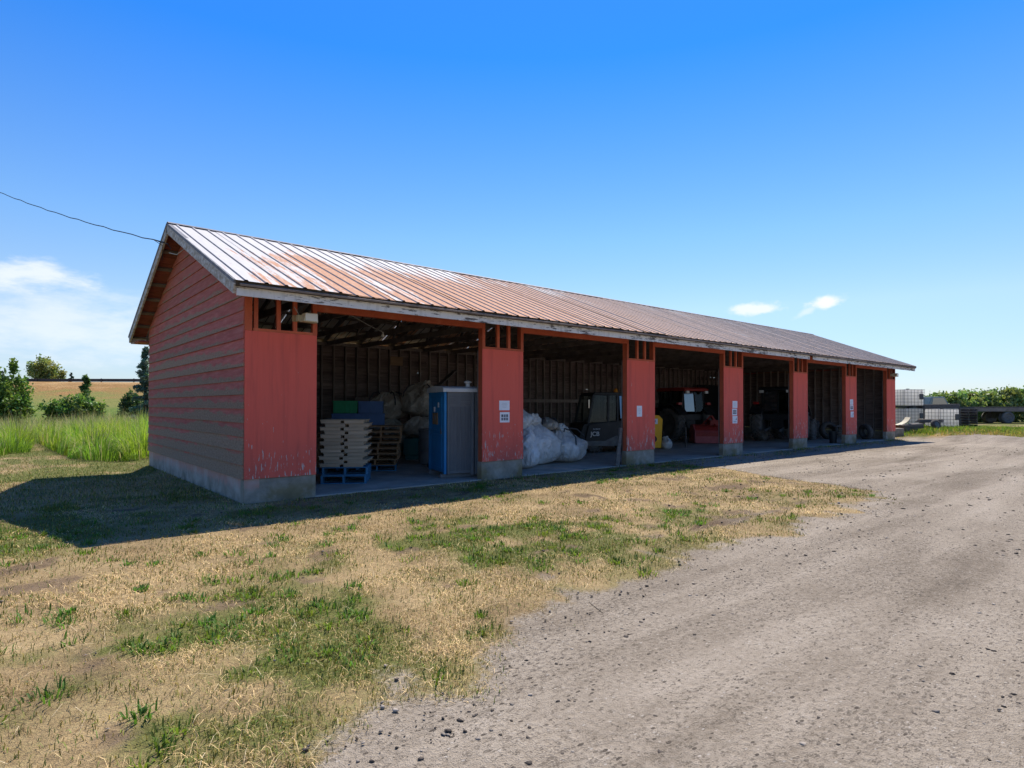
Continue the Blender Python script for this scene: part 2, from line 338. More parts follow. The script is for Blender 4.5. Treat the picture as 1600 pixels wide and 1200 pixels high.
def roof_mat():
    k = N('rusty_corrugated_roofing'); X = k.sep(k.pos)
    st = k.noise(k.scale(k.pos, (5.0, 0.5, 0.0)), 1.6, 5, 0.7); fine = k.noise(k.scale(k.pos, (14, 4, 0)), 2.2, 6, 0.75); big = k.noise(k.scale(k.pos, (0.35, 0.5, 0)), 1.0, 3)
    pan = k.math('MULTIPLY', k.math('SUBTRACT', k.rnd, 0.5), 0.22)
    hgt = k.math('MULTIPLY', k.sm(X[1], 3.7, 1.2, -0.20, 0.05), k.sm(X[0], 5.0, 13.0, 1.0, 0.25))
    far = k.sm(X[0], 1.0, 9.0, -0.02, 0.10)
    edge = k.sm(X[0], -0.3, 1.0, -0.15, 0.0)
    r = k.math('ADD', k.math('ADD', k.math('ADD', k.math('MULTIPLY', st, 0.72), k.math('MULTIPLY', fine, 0.20)), k.math('MULTIPLY', big, 0.2)), k.math('ADD', k.math('ADD', pan, hgt), k.math('ADD', far, edge)))
    rust = k.sm(r, 0.465, 0.53)
    white = k.mix(k.noise(k.scale(k.pos, (4, 1, 0)), 3, 5), (0.44, 0.42, 0.40), (0.60, 0.58, 0.56))
    rc = k.ramp(k.noise(k.scale(k.pos, (8, 2, 0)), 3.0, 6, 0.7), [(0.28, (0.35, 0.145, 0.065)), (0.5, (0.50, 0.23, 0.11)), (0.72, (0.57, 0.37, 0.25))])
    rc = k.mix(k.sm(X[0], 4, 16, 0.0, 0.62), rc, k.mix(fine, (0.33, 0.245, 0.195), (0.46, 0.385, 0.33)))
    col = k.mix(k.math('MULTIPLY', rust, 0.86), white, rc); k.bump(fine, 0.12, 0.003)
    return k.fin(col, k.lin(rust, 0, 1, 0.68, 0.9), 0.0, 0.14)
MT['roof'] = roof_mat()
MT['rib'] = rough_mat('rib_shade_and_dark_trim', (0.10, 0.10, 0.11), (0.20, 0.20, 0.22), (0.30, 0.24, 0.2), sc=5, rough=0.7, bump=0.05, per=0)
MT['eave'] = rough_mat('mossy_eave_strip', (0.045, 0.030, 0.018), (0.10, 0.068, 0.038), (0.13, 0.11, 0.05), sc=9, rough=0.95, bump=0.5, bd=0.02, fine=40)
MT['darkwood'] = rough_mat('dark_old_timber', (0.17, 0.14, 0.12), (0.30, 0.25, 0.22), (0.42, 0.35, 0.30), sc=3, st=(1, 1, 1), rough=0.9, bump=0.3)
MT['backboard'] = rough_mat('old_wall_board', (0.15, 0.11, 0.095), (0.31, 0.235, 0.205), (0.55, 0.44, 0.38), sc=2.2, st=(0.8, 1, 9), rough=0.9, bump=0.3, per=0.45)
MT['stud'] = rough_mat('grey_stud_timber', (0.25, 0.20, 0.17), (0.42, 0.35, 0.305), (0.55, 0.46, 0.40), sc=3, st=(6, 6, 0.8), rough=0.9, bump=0.2, per=0.4)
MT['soffit'] = rough_mat('red_brown_soffit_board', (0.28, 0.08, 0.05), (0.40, 0.12, 0.08), (0.45, 0.17, 0.11), sc=4, st=(1, 5, 1), rough=0.85, bump=0.2)
def conc_mat(name, painted):
    k = N(name); X = k.sep(k.pos)
    n = k.noise(k.pos, 3.5, 7, 0.65); col = k.ramp(n, [(0.3, (0.20, 0.175, 0.14)), (0.55, (0.32, 0.285, 0.235)), (0.75, (0.43, 0.39, 0.33))])
    if painted:
        e = k.math('ADD', k.lin(X[2], -0.1, 0.388, -0.12, 0.78), k.math('MULTIPLY', k.math('SUBTRACT', k.noise(k.scale(k.pos, (1, 7, 1.6)), 2.2, 6, 0.65), 0.5), 0.95))
        pk = k.mix(k.noise(k.pos, 6, 4), (0.46, 0.20, 0.14), (0.52, 0.36, 0.31)); col = k.mix(k.sm(e, 0.36, 0.62, 0, 0.9), col, pk)
        col = k.mix(k.sm(k.noise(k.pos, 2.0, 5), 0.42, 0.7, 0.0, 0.45), col, (0.50, 0.46, 0.42))
    else:
        y = k.math('MULTIPLY', k.sm(k.noise(k.pos, 1.9, 5, 0.6), 0.40, 0.6), k.sm(X[2], 0.42, 0.12)); col = k.mix(k.math('MULTIPLY', y, 0.7), col, (0.185, 0.135, 0.045))
    g = k.sm(k.noise(k.pos, 2.3, 4), 0.4, 0.7); col = k.mix(k.math('MULTIPLY', g, k.sm(X[2], 0.2, -0.05, 0, 0.7)), col, (0.10, 0.095, 0.07))
    if painted:
        w_ = k.math('ADD', X[1], k.math('MULTIPLY', k.noise(k.pos, 3, 3), 0.12)); cr = k.math('MAXIMUM', k.math('LESS_THAN', k.math('ABSOLUTE', k.math('SUBTRACT', w_, 4.1)), 0.006), k.math('LESS_THAN', k.math('ABSOLUTE', k.math('SUBTRACT', w_, 6.4)), 0.005)); col = k.mix(cr, col, (0.04, 0.035, 0.03))
    k.bump(k.noise(k.pos, 40, 4, 0.7), 0.35, 0.006); return k.fin(col, 0.9, 0, 0.2)
MT['conc'] = conc_mat('concrete_footing', False); MT['concpaint'] = conc_mat('painted_concrete_footing', True)

def earth(k):
    """colour and relief of the dusty yard, shared by the road sheet and the bare patches of the turf"""
    al = k.scale(k.pos, (0.16, 0.9, 1)); st = k.noise(al, 1.25, 3, 0.6, 0.35); tr_ = k.noise(k.scale(k.pos, (0.10, 3.2, 1)), 1.6, 2, 0.5, 0.5); n = k.noise(k.pos, 1.1, 4, 0.68); f = k.noise(k.pos, 26, 4, 0.78); ff = k.noise(k.pos, 110, 1, 0.7)
    v = k.math('ADD', k.math('ADD', k.math('MULTIPLY', st, 0.34), k.math('MULTIPLY', n, 0.20)), k.math('ADD', k.math('MULTIPLY', f, 0.30), k.math('ADD', k.math('MULTIPLY', ff, 0.08), k.math('MULTIPLY', tr_, 0.10))))
    col = k.ramp(v, [(0.35, (0.10, 0.079, 0.058)), (0.45, (0.205, 0.167, 0.125)), (0.54, (0.305, 0.255, 0.197)), (0.65, (0.40, 0.342, 0.275))])
    sps = k.n('ShaderNodeTexVoronoi'); k.l(k.scale(k.pos, (0.62, 1.25, 0.2)), sps.inputs['Vector']); sps.inputs['Scale'].default_value = 38
    wh = k.sep(sps.outputs['Color'])[0]; sp = sps.outputs['Distance']
    ch = k.sep(sps.outputs['Color']); rad = k.math('ADD', k.math('MULTIPLY', k.math('POWER', ch[1], 2.5), 0.45), 0.10)
    clus = k.math('ADD', k.math('MULTIPLY', k.math('SUBTRACT', 0.5, st), 1.5), k.math('MULTIPLY', k.math('SUBTRACT', n, 0.5), 2.2))
    dk = k.math('MULTIPLY', k.math('LESS_THAN', sp, rad), k.math('GREATER_THAN', k.math('ADD', wh, clus), 0.62)); col = k.mix(k.math('MULTIPLY', dk, k.lin(ch[2], 0, 1, 0.35, 0.9)), col, (0.06, 0.048, 0.038))
    gr = k.math('GREATER_THAN', k.noise(k.scale(k.pos, (0.65, 1.3, 1)), 34, 3, 0.85), k.lin(clus, -0.6, 0.8, 0.64, 0.50)); col = k.mix(k.math('MULTIPLY', gr, 0.6), col, (0.075, 0.06, 0.046))
    lt = k.math('MULTIPLY', k.math('LESS_THAN', sp, 0.25), k.math('LESS_THAN', wh, 0.10)); col = k.mix(k.math('MULTIPLY', lt, 0.5), col, (0.45, 0.41, 0.36))
    return col, f, ff, n
def road_mat():
    k = N('dusty_gravel'); col, f, ff, n = earth(k)
    k.bump(k.math('ADD', f, k.math('MULTIPLY', ff, 0.5)), 0.8, 0.03); return k.fin(col, 0.95, 0, 0.12)
MT['road'] = road_mat()
def ground_mat():
    k = N('turf_and_bare_soil'); a = k.n('ShaderNodeAttribute', attribute_name='dirt').outputs['Fac']; g = k.n('ShaderNodeAttribute', attribute_name='green').outputs['Fac']
    soil, f, ff, n = earth(k)
    dry = k.ramp(k.math('ADD', k.math('MULTIPLY', n, 0.5), k.math('MULTIPLY', f, 0.5)), [(0.34, (0.12, 0.085, 0.045)), (0.5, (0.29, 0.207, 0.105)), (0.66, (0.45, 0.33, 0.175))])
    grn = k.ramp(f, [(0.3, (0.045, 0.055, 0.012)), (0.55, (0.105, 0.125, 0.028)), (0.75, (0.17, 0.165, 0.055))])
    col = k.mix(k.sm(k.math('ADD', g, k.math('MULTIPLY', k.math('SUBTRACT', f, 0.5), 0.6)), 0.2, 0.75, 0, 0.85), dry, grn)
    turfsoil = k.mix(1.0, soil, (0.62, 0.52, 0.42), 'MULTIPLY'); soil = k.mix(k.n('ShaderNodeAttribute', attribute_name='near_road').outputs['Fac'], turfsoil, soil)
    col = k.mix(k.sm(k.math('ADD', a, k.math('MULTIPLY', k.math('SUBTRACT', f, 0.5), 1.3)), 0.25, 0.8), col, soil)
    k.bump(k.math('ADD', f, k.math('MULTIPLY', ff, 0.5)), 0.8, 0.03); return k.fin(col, 0.95, 0, 0.1)
MT['ground'] = ground_mat()
MT['floor'] = rough_mat('packed_shed_floor', (0.30, 0.265, 0.225), (0.47, 0.42, 0.365), (0.58, 0.53, 0.47), sc=1.6, rough=0.95, bump=0.6, bd=0.02, fine=30, per=0)
def leaf_mat(name, tr=0.35, rough=0.55):
    k = N(name); a = k.n('ShaderNodeVertexColor', layer_name='Col').outputs[0]
    k.fin(a, rough, 0, 0.25); t = k.n('ShaderNodeBsdfTranslucent'); k.l(k.mix(1.0, a, (1.25, 1.3, 0.7), 'MULTIPLY'), t.inputs[0])
    mx = k.n('ShaderNodeMixShader'); mx.inputs[0].default_value = tr; k.l(k.b.outputs[0], mx.inputs[1]); k.l(t.outputs[0], mx.inputs[2]); k.l(mx.outputs[0], k.out.inputs[0]); return k.m
MT['leaf'] = leaf_mat('leaf', 0.35); MT['blade'] = leaf_mat('grass_blade', 0.45, 0.6); MT['straw'] = leaf_mat('dry_straw', 0.1, 0.75)
MT['bark'] = rough_mat('bark', (0.05, 0.04, 0.03), (0.11, 0.09, 0.07), sc=6, st=(1, 1, 0.3), rough=0.95, bump=0.6, bd=0.02)
MT['stone'] = rough_mat('earth_clod', (0.055, 0.045, 0.038), (0.15, 0.125, 0.105), (0.3, 0.27, 0.24), sc=3, rough=0.95, bump=0.2)

# ------------------------------------------------------------------ ground, road
def axis(lo, hi, fine_lo, fine_hi, step, grow=1.25):
    a = list(np.arange(fine_lo, fine_hi + 1e-6, step)); s = step; x = fine_lo; L = []
    while x > lo: s *= grow; x -= s; L.append(x)
    s = step; x = fine_hi; H = []
    while x < hi: s *= grow; x += s; H.append(x)
    return np.array(L[::-1] + a + H)
gx = axis(-900, 1500, -6.5, 12.5, 0.13, 1.12); gy = axis(-900, 1500, -9.5, 6, 0.13, 1.12)
GX, GY = np.meshgrid(gx, gy, indexing='ij')
V = np.stack([GX.ravel(), GY.ravel(), gz(GX, GY).ravel()], 1)
nx, ny = len(gx), len(gy); I = np.arange(nx * ny).reshape(nx, ny)
F = np.stack([I[:-1, :-1].ravel(), I[1:, :-1].ravel(), I[1:, 1:].ravel(), I[:-1, 1:].ravel()], 1)
me = npmesh('ground', V, F, MT['ground'], smooth=True)
def near_road(x, y): return ss(1.3, 0.35, y - yroad(x) + 0.8 * (fbm(x * 1.5, y * 1.5, 3) - 0.5))
for nm, fn in (('dirt', dirtmap), ('green', greenmap), ('near_road', near_road)):
    at = me.attributes.new(nm, 'FLOAT', 'POINT'); at.data.foreach_set('value', np.clip(fn(V[:, 0], V[:, 1]), 0, 1).astype(np.float32))
ground = place('ground', me); tag(ground, 'dry mown turf with green patches around the shed', kind='structure')
rx = axis(-60, 400, -5, 34, 0.12, 1.15); m = 70
ye = yroad(rx); tt = np.linspace(0, 1, m)**0.6
RY = -60 + (ye[:, None] + 60) * tt[None, :]; RX = np.repeat(rx[:, None], m, 1)
Z = gz(RX, RY) + 0.004 + 0.006 * ss(0, 0.5, ye[:, None] - RY)
rut = 0.03 * (fbm(RX * 0.25, RY * 1.5 + 8, 4) - 0.5) * ss(0, 0.8, ye[:, None] - RY)
Z = Z + np.maximum(rut, -0.004)
V = np.stack([RX.ravel(), RY.ravel(), Z.ravel()], 1); I = np.arange(len(rx) * m).reshape(len(rx), m)
F = np.stack([I[:-1, :-1].ravel(), I[1:, :-1].ravel(), I[1:, 1:].ravel(), I[:-1, 1:].ravel()], 1)
tag(place('gravel_road', npmesh('gravel_road', V, F, MT['road'], smooth=True)), 'dusty grey brown gravel yard road with faint wheel tracks', kind='structure')
fl = MB().box(0.08, SL - 0.08, 0.02, SW - 0.04, -0.2, 0.012).build('shed_floor', MT['floor']); tag(fl, 'grey packed floor inside the open shed', kind='structure')

# ------------------------------------------------------------------ the shed
PIERS = [(0.0, 1.21), (4.86, 6.03), (9.70, 10.92), (14.49, 15.68), (19.26, 20.43), (23.99, 25.14), (28.70, SL)]
ZT, ZH, ZR, ZE = 2.82, 3.25, 5.44, 3.475
EY, SLOPE = -0.75, (5.44 - 3.475) / (4.1 + 0.75)
def roofz(y): return ZR - abs(y - 4.1) * SLOPE
shed = empty('open_front_shed', (0, 0, 0))
tag(shed, 'long open fronted shed with faded red walls and rusty metal roof', 'shed')
# gable walls: every lap board a piece
def gable(x, sgn, name, vis):
    w = MB().box(x + (0.03 if sgn < 0 else -0.05), x + (0.05 if sgn < 0 else -0.03), 0.03, SW - 0.03, ZC, 3.4).build(name, MT['backboard'], shed)
    k = 0
    while True:
        z0 = ZC + k * BS; z1 = z0 + BS
        if z0 > 5.2: break
        def ylim(z): return 0.0 if z < 3.62 else (z - 3.62) / SLOPE
        a0, a1 = ylim(z0), ylim(min(z1, 5.25))
        jit = random.uniform(-0.004, 0.004); dip = random.uniform(-0.003, 0.003)
        b = MB()
        def P(y, z, o): return (x + sgn * o, y, z)
        pr = 0.026 + jit
        vs = [P(a0 + .004, z0 + dip, pr), P(SW - a0 - .004, z0 - dip, pr), P(SW - a1 - .004, z1, 0.004), P(a1 + .004, z1, 0.004), P(a0 + .004, z0 + dip, -0.02), P(SW - a0 - .004, z0 - dip, -0.02), P(SW - a1 - .004, z1, -0.02), P(a1 + .004, z1, -0.02)]
        fs = [(0, 1, 2, 3), (7, 6, 5, 4), (0, 4, 5, 1), (1, 5, 6, 2), (2, 6, 7, 3), (3, 7, 4, 0)]
        if sgn > 0: fs = [tuple(reversed(f)) for f in fs]
        b.add(vs, fs).build('siding_board', MT['siding'], w); k += 1
    return w
gable(0.0, -1, 'gable_wall', True); gable(SL, 1, 'gable_wall', False)
MB().box(0.012, 0.25, 0.01, SW, -0.4, ZC - 0.004).build('footing', MT['concpaint'], shed)
MB().box(SL - 0.25, SL - 0.012, 0.02, SW, -0.4, ZC - 0.004).build('footing', MT['conc'], shed)
# back wall: boards with daylight slits, studs, girt, plate
bw = MB().box(0.02, SL - 0.02, SW - 0.1, SW + 0.02, -0.4, 0.2).build('back_wall', MT['conc'], shed)
cuts = [0.05, 4.2, 8.6, 12.9, 17.3, 21.7, 25.6, SL - 0.05]; rr = random.Random(5)
for r_ in range(16):
    z0 = 0.2 + r_ * 0.212; off = 0.9 * (r_ % 3 - 1)
    for i in range(len(cuts) - 1):
        x0 = cuts[i] + (off if i else 0); x1 = cuts[i + 1] + (off if i < len(cuts) - 2 else 0)
        segs = [(x0, x1, 0.233)]
        if rr.random() < 0.2:
            q_ = rr.uniform(x0 + 0.3, x1 - 1.0); w_ = rr.uniform(0.15, 0.6); segs = [(x0, q_, 0.233), (q_, q_ + w_, 0.2085), (q_ + w_, x1, 0.233)]
        for xa, xb, h in segs:
            MB().box(xa + 0.002, xb - 0.002, SW - 0.026 + 0.012 * (r_ % 2), SW - 0.015 + 0.012 * (r_ % 2), z0 + 0.0015, z0 + h).build('wall_board', MT['backboard'], bw)
stm = MB().box(-0.022, 0.022, -0.10, 0.0, 0.2, 3.5).mesh('stud', MT['stud'])
for i in range(74):
    place('stud', stm, bw, (0.3 + i * 0.4, SW - 0.03, 0), (0, 0, rr.uniform(-.03, .03)))
MB().box(0.05, SL - 0.05, SW - 0.14, SW - 0.02, 3.5, 3.6).build('top_plate', MT['stud'], bw)
MB().box(5.8, 24, SW - 0.175, SW - 0.135, 1.72, 1.86).build('girt', MT['stud'], bw)
for i in range(20):       # studs of the far gable
    place('stud', stm, shed, (SL - 0.05, 0.5 + i * 0.4, 0), (0, 0, math.pi / 2 * -1))
# front piers
for i, (a, b) in enumerate(PIERS):
    c = MB().box(a, b, 0.012, 0.17, -0.3, ZC - 0.003).build('front_pier', MT['conc'], shed, bevel=0.008)
    MB().box(a + 0.004, b - 0.004, -0.012, 0.004, ZC, ZT - 0.002).build('panel', MT['panel'], c)
    fr = MB(); fr.box(a + 0.01, a + 0.05, 0.006, 0.14, ZC, 3.4).box(b - 0.05, b - 0.01, 0.006, 0.14, ZC, 3.4); fr.build('jamb', MT['redtrim'], c)
    w = b - a; lw = 0.11 if i else 0.19
    j = MB().box(a - 0.001, a + (0.075 if i else 0.115), -0.016, 0.03, ZT, 3.5); j.build('vent_jamb', MT['redtrim'], c)
    if i == 0: MB().box(a + 0.145, a + lw + .02, -0.012, 0.03, ZT, 3.5).build('vent_jamb', MT['redtrim'], c)
    MB().box(b - 0.075, b + 0.001, -0.016, 0.03, ZT, 3.5).build('vent_jamb', MT['redtrim'], c)
    MB().box(a + lw * 0.7, b - 0.076, -0.013, 0.04, ZT, ZT + 0.045).build('vent_sill', MT['redtrim'], c)
    x0 = a + (0.21 if i == 0 else 0.076); x1 = b - 0.076; nb = 2
    for q in range(nb):
        xc = x0 + (x1 - x0) * (q + 1) / (nb + 1) + (0.03 if q == 0 else 0.0)
        MB().box(xc - 0.032, xc + 0.032, -0.012, 0.05, ZT + 0.046, 3.5).build('vent_bar', MT['redtrim'], c)
    MB().box(a + 0.02, b - 0.02, 0.17, 0.19, ZC, ZT - 0.03).build('lining', MT['darkwood'], c)
for (a, b), (c_, d_) in zip(PIERS[:-1], PIERS[1:]):
    MB().box(b + 0.002, c_ - 0.002, -0.014, 0.09, ZH, 3.52).build('header_beam', MT['redtrim'], shed)
MB().box(0.02, SL - 0.02, 0.02, 0.14, 3.5, 3.6).build('top_plate', MT['darkwood'], shed)
# roof framing
rm = MB()
rm.prism([(0, -0.16), (0, 0), (4.78, 4.78 * SLOPE), (4.78, 4.78 * SLOPE - 0.16)], -0.022, 0.022)
rme = rm.mesh('rafter', MT['darkwood'])
tie = MB().box(0, SW, -0.02, 0.02, -0.14, 0.0).mesh('tie_beam', MT['darkwood'])
for i in range(26):
    x = -0.0 + 0.06 + i * (SL - 0.12) / 25
    place('rafter', rme, shed, (x, EY + 0.07, ZE - 0.055), (0, 0, R(90)))
    place('rafter', rme, shed, (x, 2 * 4.1 - EY - 0.07, ZE - 0.055), (0, 0, R(-90)))
    place('tie_beam', tie, shed, (x + 0.045, 0, 3.62), (0, 0, R(90)))
    MB().bar((x + 0.045, 2.2, 3.58), (x + 0.045, 3.2, roofz(3.2) - 0.2), 0.04, 0.09).build('web_brace', MT['darkwood'], shed)
    MB().bar((x + 0.045, 6.0, 3.58), (x + 0.045, 5.0, roofz(5.0) - 0.2), 0.04, 0.09).build('web_brace', MT['darkwood'], shed)
an = math.atan(SLOPE)
for s in (-1, 1):
    for j in range(8):
        d = 0.25 + j * 0.66; y = 4.1 + s * d; z = roofz(y)
        Mx = Matrix.Translation((0, y, z)) @ Matrix.Rotation(-s * an, 4, 'X')
        MB().box(-0.3, SL + 0.3, -0.06, 0.06, -0.062, -0.03, Mx).build('purlin', MT['darkwood'], shed)
# ribbed roof sheets, each a piece
PW = 0.905; npan = 34; X0 = -0.36
def sheet(s):
    m = MB(); prof = []; nr = 3; stp = PW / nr
    for q in range(nr):
        xq = q * stp
        prof += [(xq, 0.0), (xq + 0.115, 0.0), (xq + 0.135, 0.020), (xq + 0.165, 0.020), (xq + 0.185, 0.0)]
    prof.append((PW + 0.0, 0.0))
    ys = np.linspace(0, 1, 7); L = (4.1 - EY + 0.04) / math.cos(an); n = len(prof)
    vs = []
    for t in ys:
        y = -t * L
        for x, z in prof: vs.append((x, y * math.cos(an) * (1 if s < 0 else -1), y * math.sin(an) + z))
    fs = []; mi = []
    for i in range(len(ys) - 1):
        for k in range(n - 1):
            f = (i * n + k, (i + 1) * n + k, (i + 1) * n + k + 1, i * n + k + 1)
            fs.append(f if s < 0 else tuple(reversed(f))); mi.append(1 if (k % 5) in (1, 3) else 0)  # both rib flanks get the dark material, painting in the ribs' shadow lines
    m.add(vs, fs); m.mi = mi
    me = m.mesh('roof_sheet', [MT['roof'], MT['rib']]); return me
for s in (-1, 1):
    me = sheet(s)
    for i in range(npan):
        sag = 0.012 * math.sin(i * 1.3) + rr.uniform(-0.004, 0.004)
        place('roof_sheet', me, shed, (X0 + i * (PW - 0.004), 4.1, ZR + 0.003 + (i % 2) * 0.003 + sag * 0.4), (rr.uniform(-.002, .002), 0, 0))
X1 = X0 + npan * (PW - 0.004)
# soffit boards under the gable overhang (seen from the left), rakes, fascia
for s in (-1, 1):
    for xx, xn in ((X0, 0.03), (SL - 0.03, X1 - 0.03)):
        L = 4.85 / math.cos(an); nbd = 21
        for q in range(nbd):
            t0 = q / nbd * L; t1 = (q + 1) / nbd * L - 0.012
            Mx = Matrix.Translation((0, 4.1, ZR)) @ (Matrix.Rotation(-an if s > 0 else an, 4, 'X'))
            y0, y1 = (t0, t1) if s > 0 else (-t1, -t0)
            MB().box(min(xx, xn) + 0.04, max(xx, xn) - 0.001, y0, y1, -0.028, -0.012, Mx).build('soffit_board', MT['soffit'], shed)
    for xx in (X0, X1):
        Mx = Matrix.Translation((0, 4.1, ZR)) @ (Matrix.Rotation(-an if s > 0 else an, 4, 'X')); L = 4.86 / math.cos(an)
        y0, y1 = (0.02, L) if s > 0 else (-L, -0.02)
        MB().box(xx - 0.012, xx + 0.028, y0, y1, -0.205, -0.045, Mx).build('rake_board', MT['rake'], shed)
        MB().box(xx - 0.022, xx + 0.06, y0, y1 + (0.02 if s > 0 else 0), -0.044, 0.006, Mx).build('rake_trim', MT['rib'], shed)
ybk = 2 * 4.1 - EY
fx = [X0 + 0.03, 4.3, 8.9, 13.6, 18.95]
for a, b in zip(fx, fx[1:] + [19.0]):
    if b > a: MB().box(a + 0.003, b - 0.003, EY + 0.03, EY + 0.058, ZE - 0.222, ZE - 0.085).build('fascia_board', MT['fascia'], shed)
for a, b in ((19.28, 24.5), (24.503, X1 - 0.02)):
    MB().box(a, b, EY + 0.03, EY + 0.058, ZE - 0.222, ZE - 0.088).build('fascia_board', MT['fascia'], shed)
MB().box(X0 + 0.03, X1 - 0.03, ybk - 0.06, ybk - 0.03, ZE - 0.22, ZE - 0.085).build('fascia_board', MT['fascia'], shed)
ev = MB(); xs = np.arange(X0 + 0.01, X1, 0.06)
for i in range(len(xs) - 1):
    dz = 0.012 * vnoise(xs[i] * 7, 3.1) + 0.01 * vnoise(xs[i] * 2, 9.0); dy = 0.01 * vnoise(xs[i] * 9, 1.0)
    ev.box(xs[i], xs[i + 1] - 0.0005, EY - 0.012 - dy, EY + 0.05, ZE - 0.084 - float(dz) * 0.3, ZE - 0.008 + float(dz) * 0.4)
ev.build('eave_strip', MT['eave'], shed)
for s in (-1, 1):
    Mx = Matrix.Translation((0, 4.1, ZR + 0.03)) @ (Matrix.Rotation(-an if s > 0 else an, 4, 'X')); y0, y1 = (0.0, 0.16) if s > 0 else (-0.16, 0.0)
    MB().box(X0 - 0.01, X1 + 0.01, y0, y1, -0.006, 0.004 if s > 0 else 0.0035, Mx).build('ridge_cap', MT['rib'], shed)
MB().box(-0.25, 0.0, ybk - 0.7, ybk - 0.06, ZE - 0.21, ZE - 0.17).build('soffit_return', MT['soffit'], shed)
# ------------------------------------------------------------------ object materials
MT['palewood'] = rough_mat('pale_new_wood', (0.52, 0.39, 0.26), (0.68, 0.53, 0.37), (0.78, 0.65, 0.48), sc=2, st=(1, 1, 6), rough=0.8, bump=0.15, per=0.3)
MT['tanwood'] = rough_mat('tan_pallet_wood', (0.30, 0.17, 0.085), (0.44, 0.26, 0.14), (0.5, 0.33, 0.2), sc=2, st=(1, 1, 6), rough=0.85, bump=0.15, per=0.35)
MT['greywood'] = rough_mat('grey_weathered_wood', (0.10, 0.088, 0.078), (0.20, 0.175, 0.155), (0.30, 0.265, 0.235), sc=2.5, st=(0.7, 6, 6), rough=0.9, bump=0.25)
MT['bluewood'] = rough_mat('blue_painted_wood', (0.045, 0.15, 0.28), (0.07, 0.24, 0.40), (0.18, 0.33, 0.46), sc=4, rough=0.75, bump=0.2)
MT['blueplastic'] = rough_mat('blue_plastic', (0.015, 0.16, 0.36), (0.022, 0.23, 0.50), sc=1.6, rough=0.42, bump=0.04, per=0)
MT['crateblue'] = rough_mat('blue_crate_plastic', (0.05, 0.11, 0.27), (0.08, 0.17, 0.37), sc=2, rough=0.5, bump=0.05)
MT['crategreen'] = rough_mat('green_crate_plastic', (0.02, 0.22, 0.10), (0.03, 0.33, 0.15), sc=2, rough=0.5, bump=0.05)
MT['teal'] = rough_mat('dark_teal_plastic', (0.01, 0.08, 0.08), (0.02, 0.13, 0.12), sc=2, rough=0.5, bump=0.05)
MT['greyplastic'] = rough_mat('grey_plastic', (0.10, 0.105, 0.115), (0.16, 0.165, 0.175), sc=1.2, rough=0.45, bump=0.04, per=0)
MT['whiteplastic'] = rough_mat('white_plastic', (0.50, 0.50, 0.49), (0.66, 0.66, 0.65), sc=2, rough=0.5, bump=0.04, per=0)
MT['paper'] = rough_mat('white_paper', (0.72, 0.73, 0.75), (0.82, 0.82, 0.83), sc=6, rough=0.7, bump=0.0, per=0)
MT['ink'] = rough_mat('grey_print', (0.10, 0.11, 0.13), (0.24, 0.25, 0.28), sc=30, rough=0.8, bump=0.0, per=0.4)
MT['faintink'] = rough_mat('faint_grey_print', (0.36, 0.37, 0.40), (0.45, 0.46, 0.48), sc=30, rough=0.8, bump=0.0, per=0)
def bag_mat(name, a, b, c):
    k = N(name); X = k.sep(k.obj); n = k.noise(k.jit(k.obj), 2.2, 6, 0.65, 0.4); col = k.ramp(n, [(0.3, a), (0.55, b), (0.75, c)])
    k.bump(k.noise(k.scale(k.jit(k.obj), (1, 1, 0.8)), 4.0, 4, 0.58, 1.6), 1.0, 0.10); return k.fin(col, 0.6, 0, 0.3)
MT['bag'] = bag_mat('woven_white_bag', (0.52, 0.50, 0.47), (0.72, 0.71, 0.69), (0.82, 0.81, 0.80)); MT['bagtan'] = bag_mat('woven_tan_bag', (0.36, 0.31, 0.25), (0.52, 0.46, 0.38), (0.62, 0.57, 0.50))
MT['strap'] = rough_mat('dark_webbing', (0.05, 0.05, 0.055), (0.11, 0.11, 0.12), sc=8, rough=0.9, bump=0.1)
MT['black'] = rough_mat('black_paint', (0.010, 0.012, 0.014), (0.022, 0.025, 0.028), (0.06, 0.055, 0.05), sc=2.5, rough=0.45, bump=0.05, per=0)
MT['yellow'] = rough_mat('machine_yellow', (0.80, 0.36, 0.008), (0.92, 0.45, 0.015), sc=2, rough=0.4, bump=0.04, per=0)
MT['mred'] = rough_mat('machine_red', (0.26, 0.025, 0.018), (0.42, 0.04, 0.03), (0.34, 0.10, 0.07), sc=3, rough=0.5, bump=0.06, per=0)
MT['pinkred'] = rough_mat('faded_machine_red', (0.40, 0.08, 0.08), (0.55, 0.13, 0.13), (0.5, 0.25, 0.22), sc=3, rough=0.6, bump=0.1, per=0)
MT['rubber'] = rough_mat('dusty_tyre_rubber', (0.07, 0.063, 0.057), (0.13, 0.118, 0.106), (0.24, 0.215, 0.19), sc=3, rough=0.9, bump=0.2)
MT['dustrubber'] = rough_mat('grey_dusty_rubber', (0.12, 0.112, 0.105), (0.20, 0.188, 0.176), (0.28, 0.265, 0.245), sc=3, rough=0.95, bump=0.2)
MT['steel'] = rough_mat('dull_steel', (0.10, 0.10, 0.10), (0.20, 0.195, 0.19), (0.22, 0.15, 0.1), sc=4, rough=0.6, bump=0.1, metal=0.3)
MT['galv'] = rough_mat('cage_steel', (0.06, 0.062, 0.065), (0.11, 0.113, 0.116), sc=4, rough=0.5, bump=0.03, metal=0.4)
MT['cream'] = rough_mat('cream_light_housing', (0.42, 0.38, 0.26), (0.54, 0.49, 0.36), sc=4, rough=0.6, bump=0.05, per=0)
MT['ply'] = rough_mat('plywood', (0.30, 0.19, 0.11), (0.40, 0.27, 0.165), sc=2, st=(1, 1, 5), rough=0.8, bump=0.1)
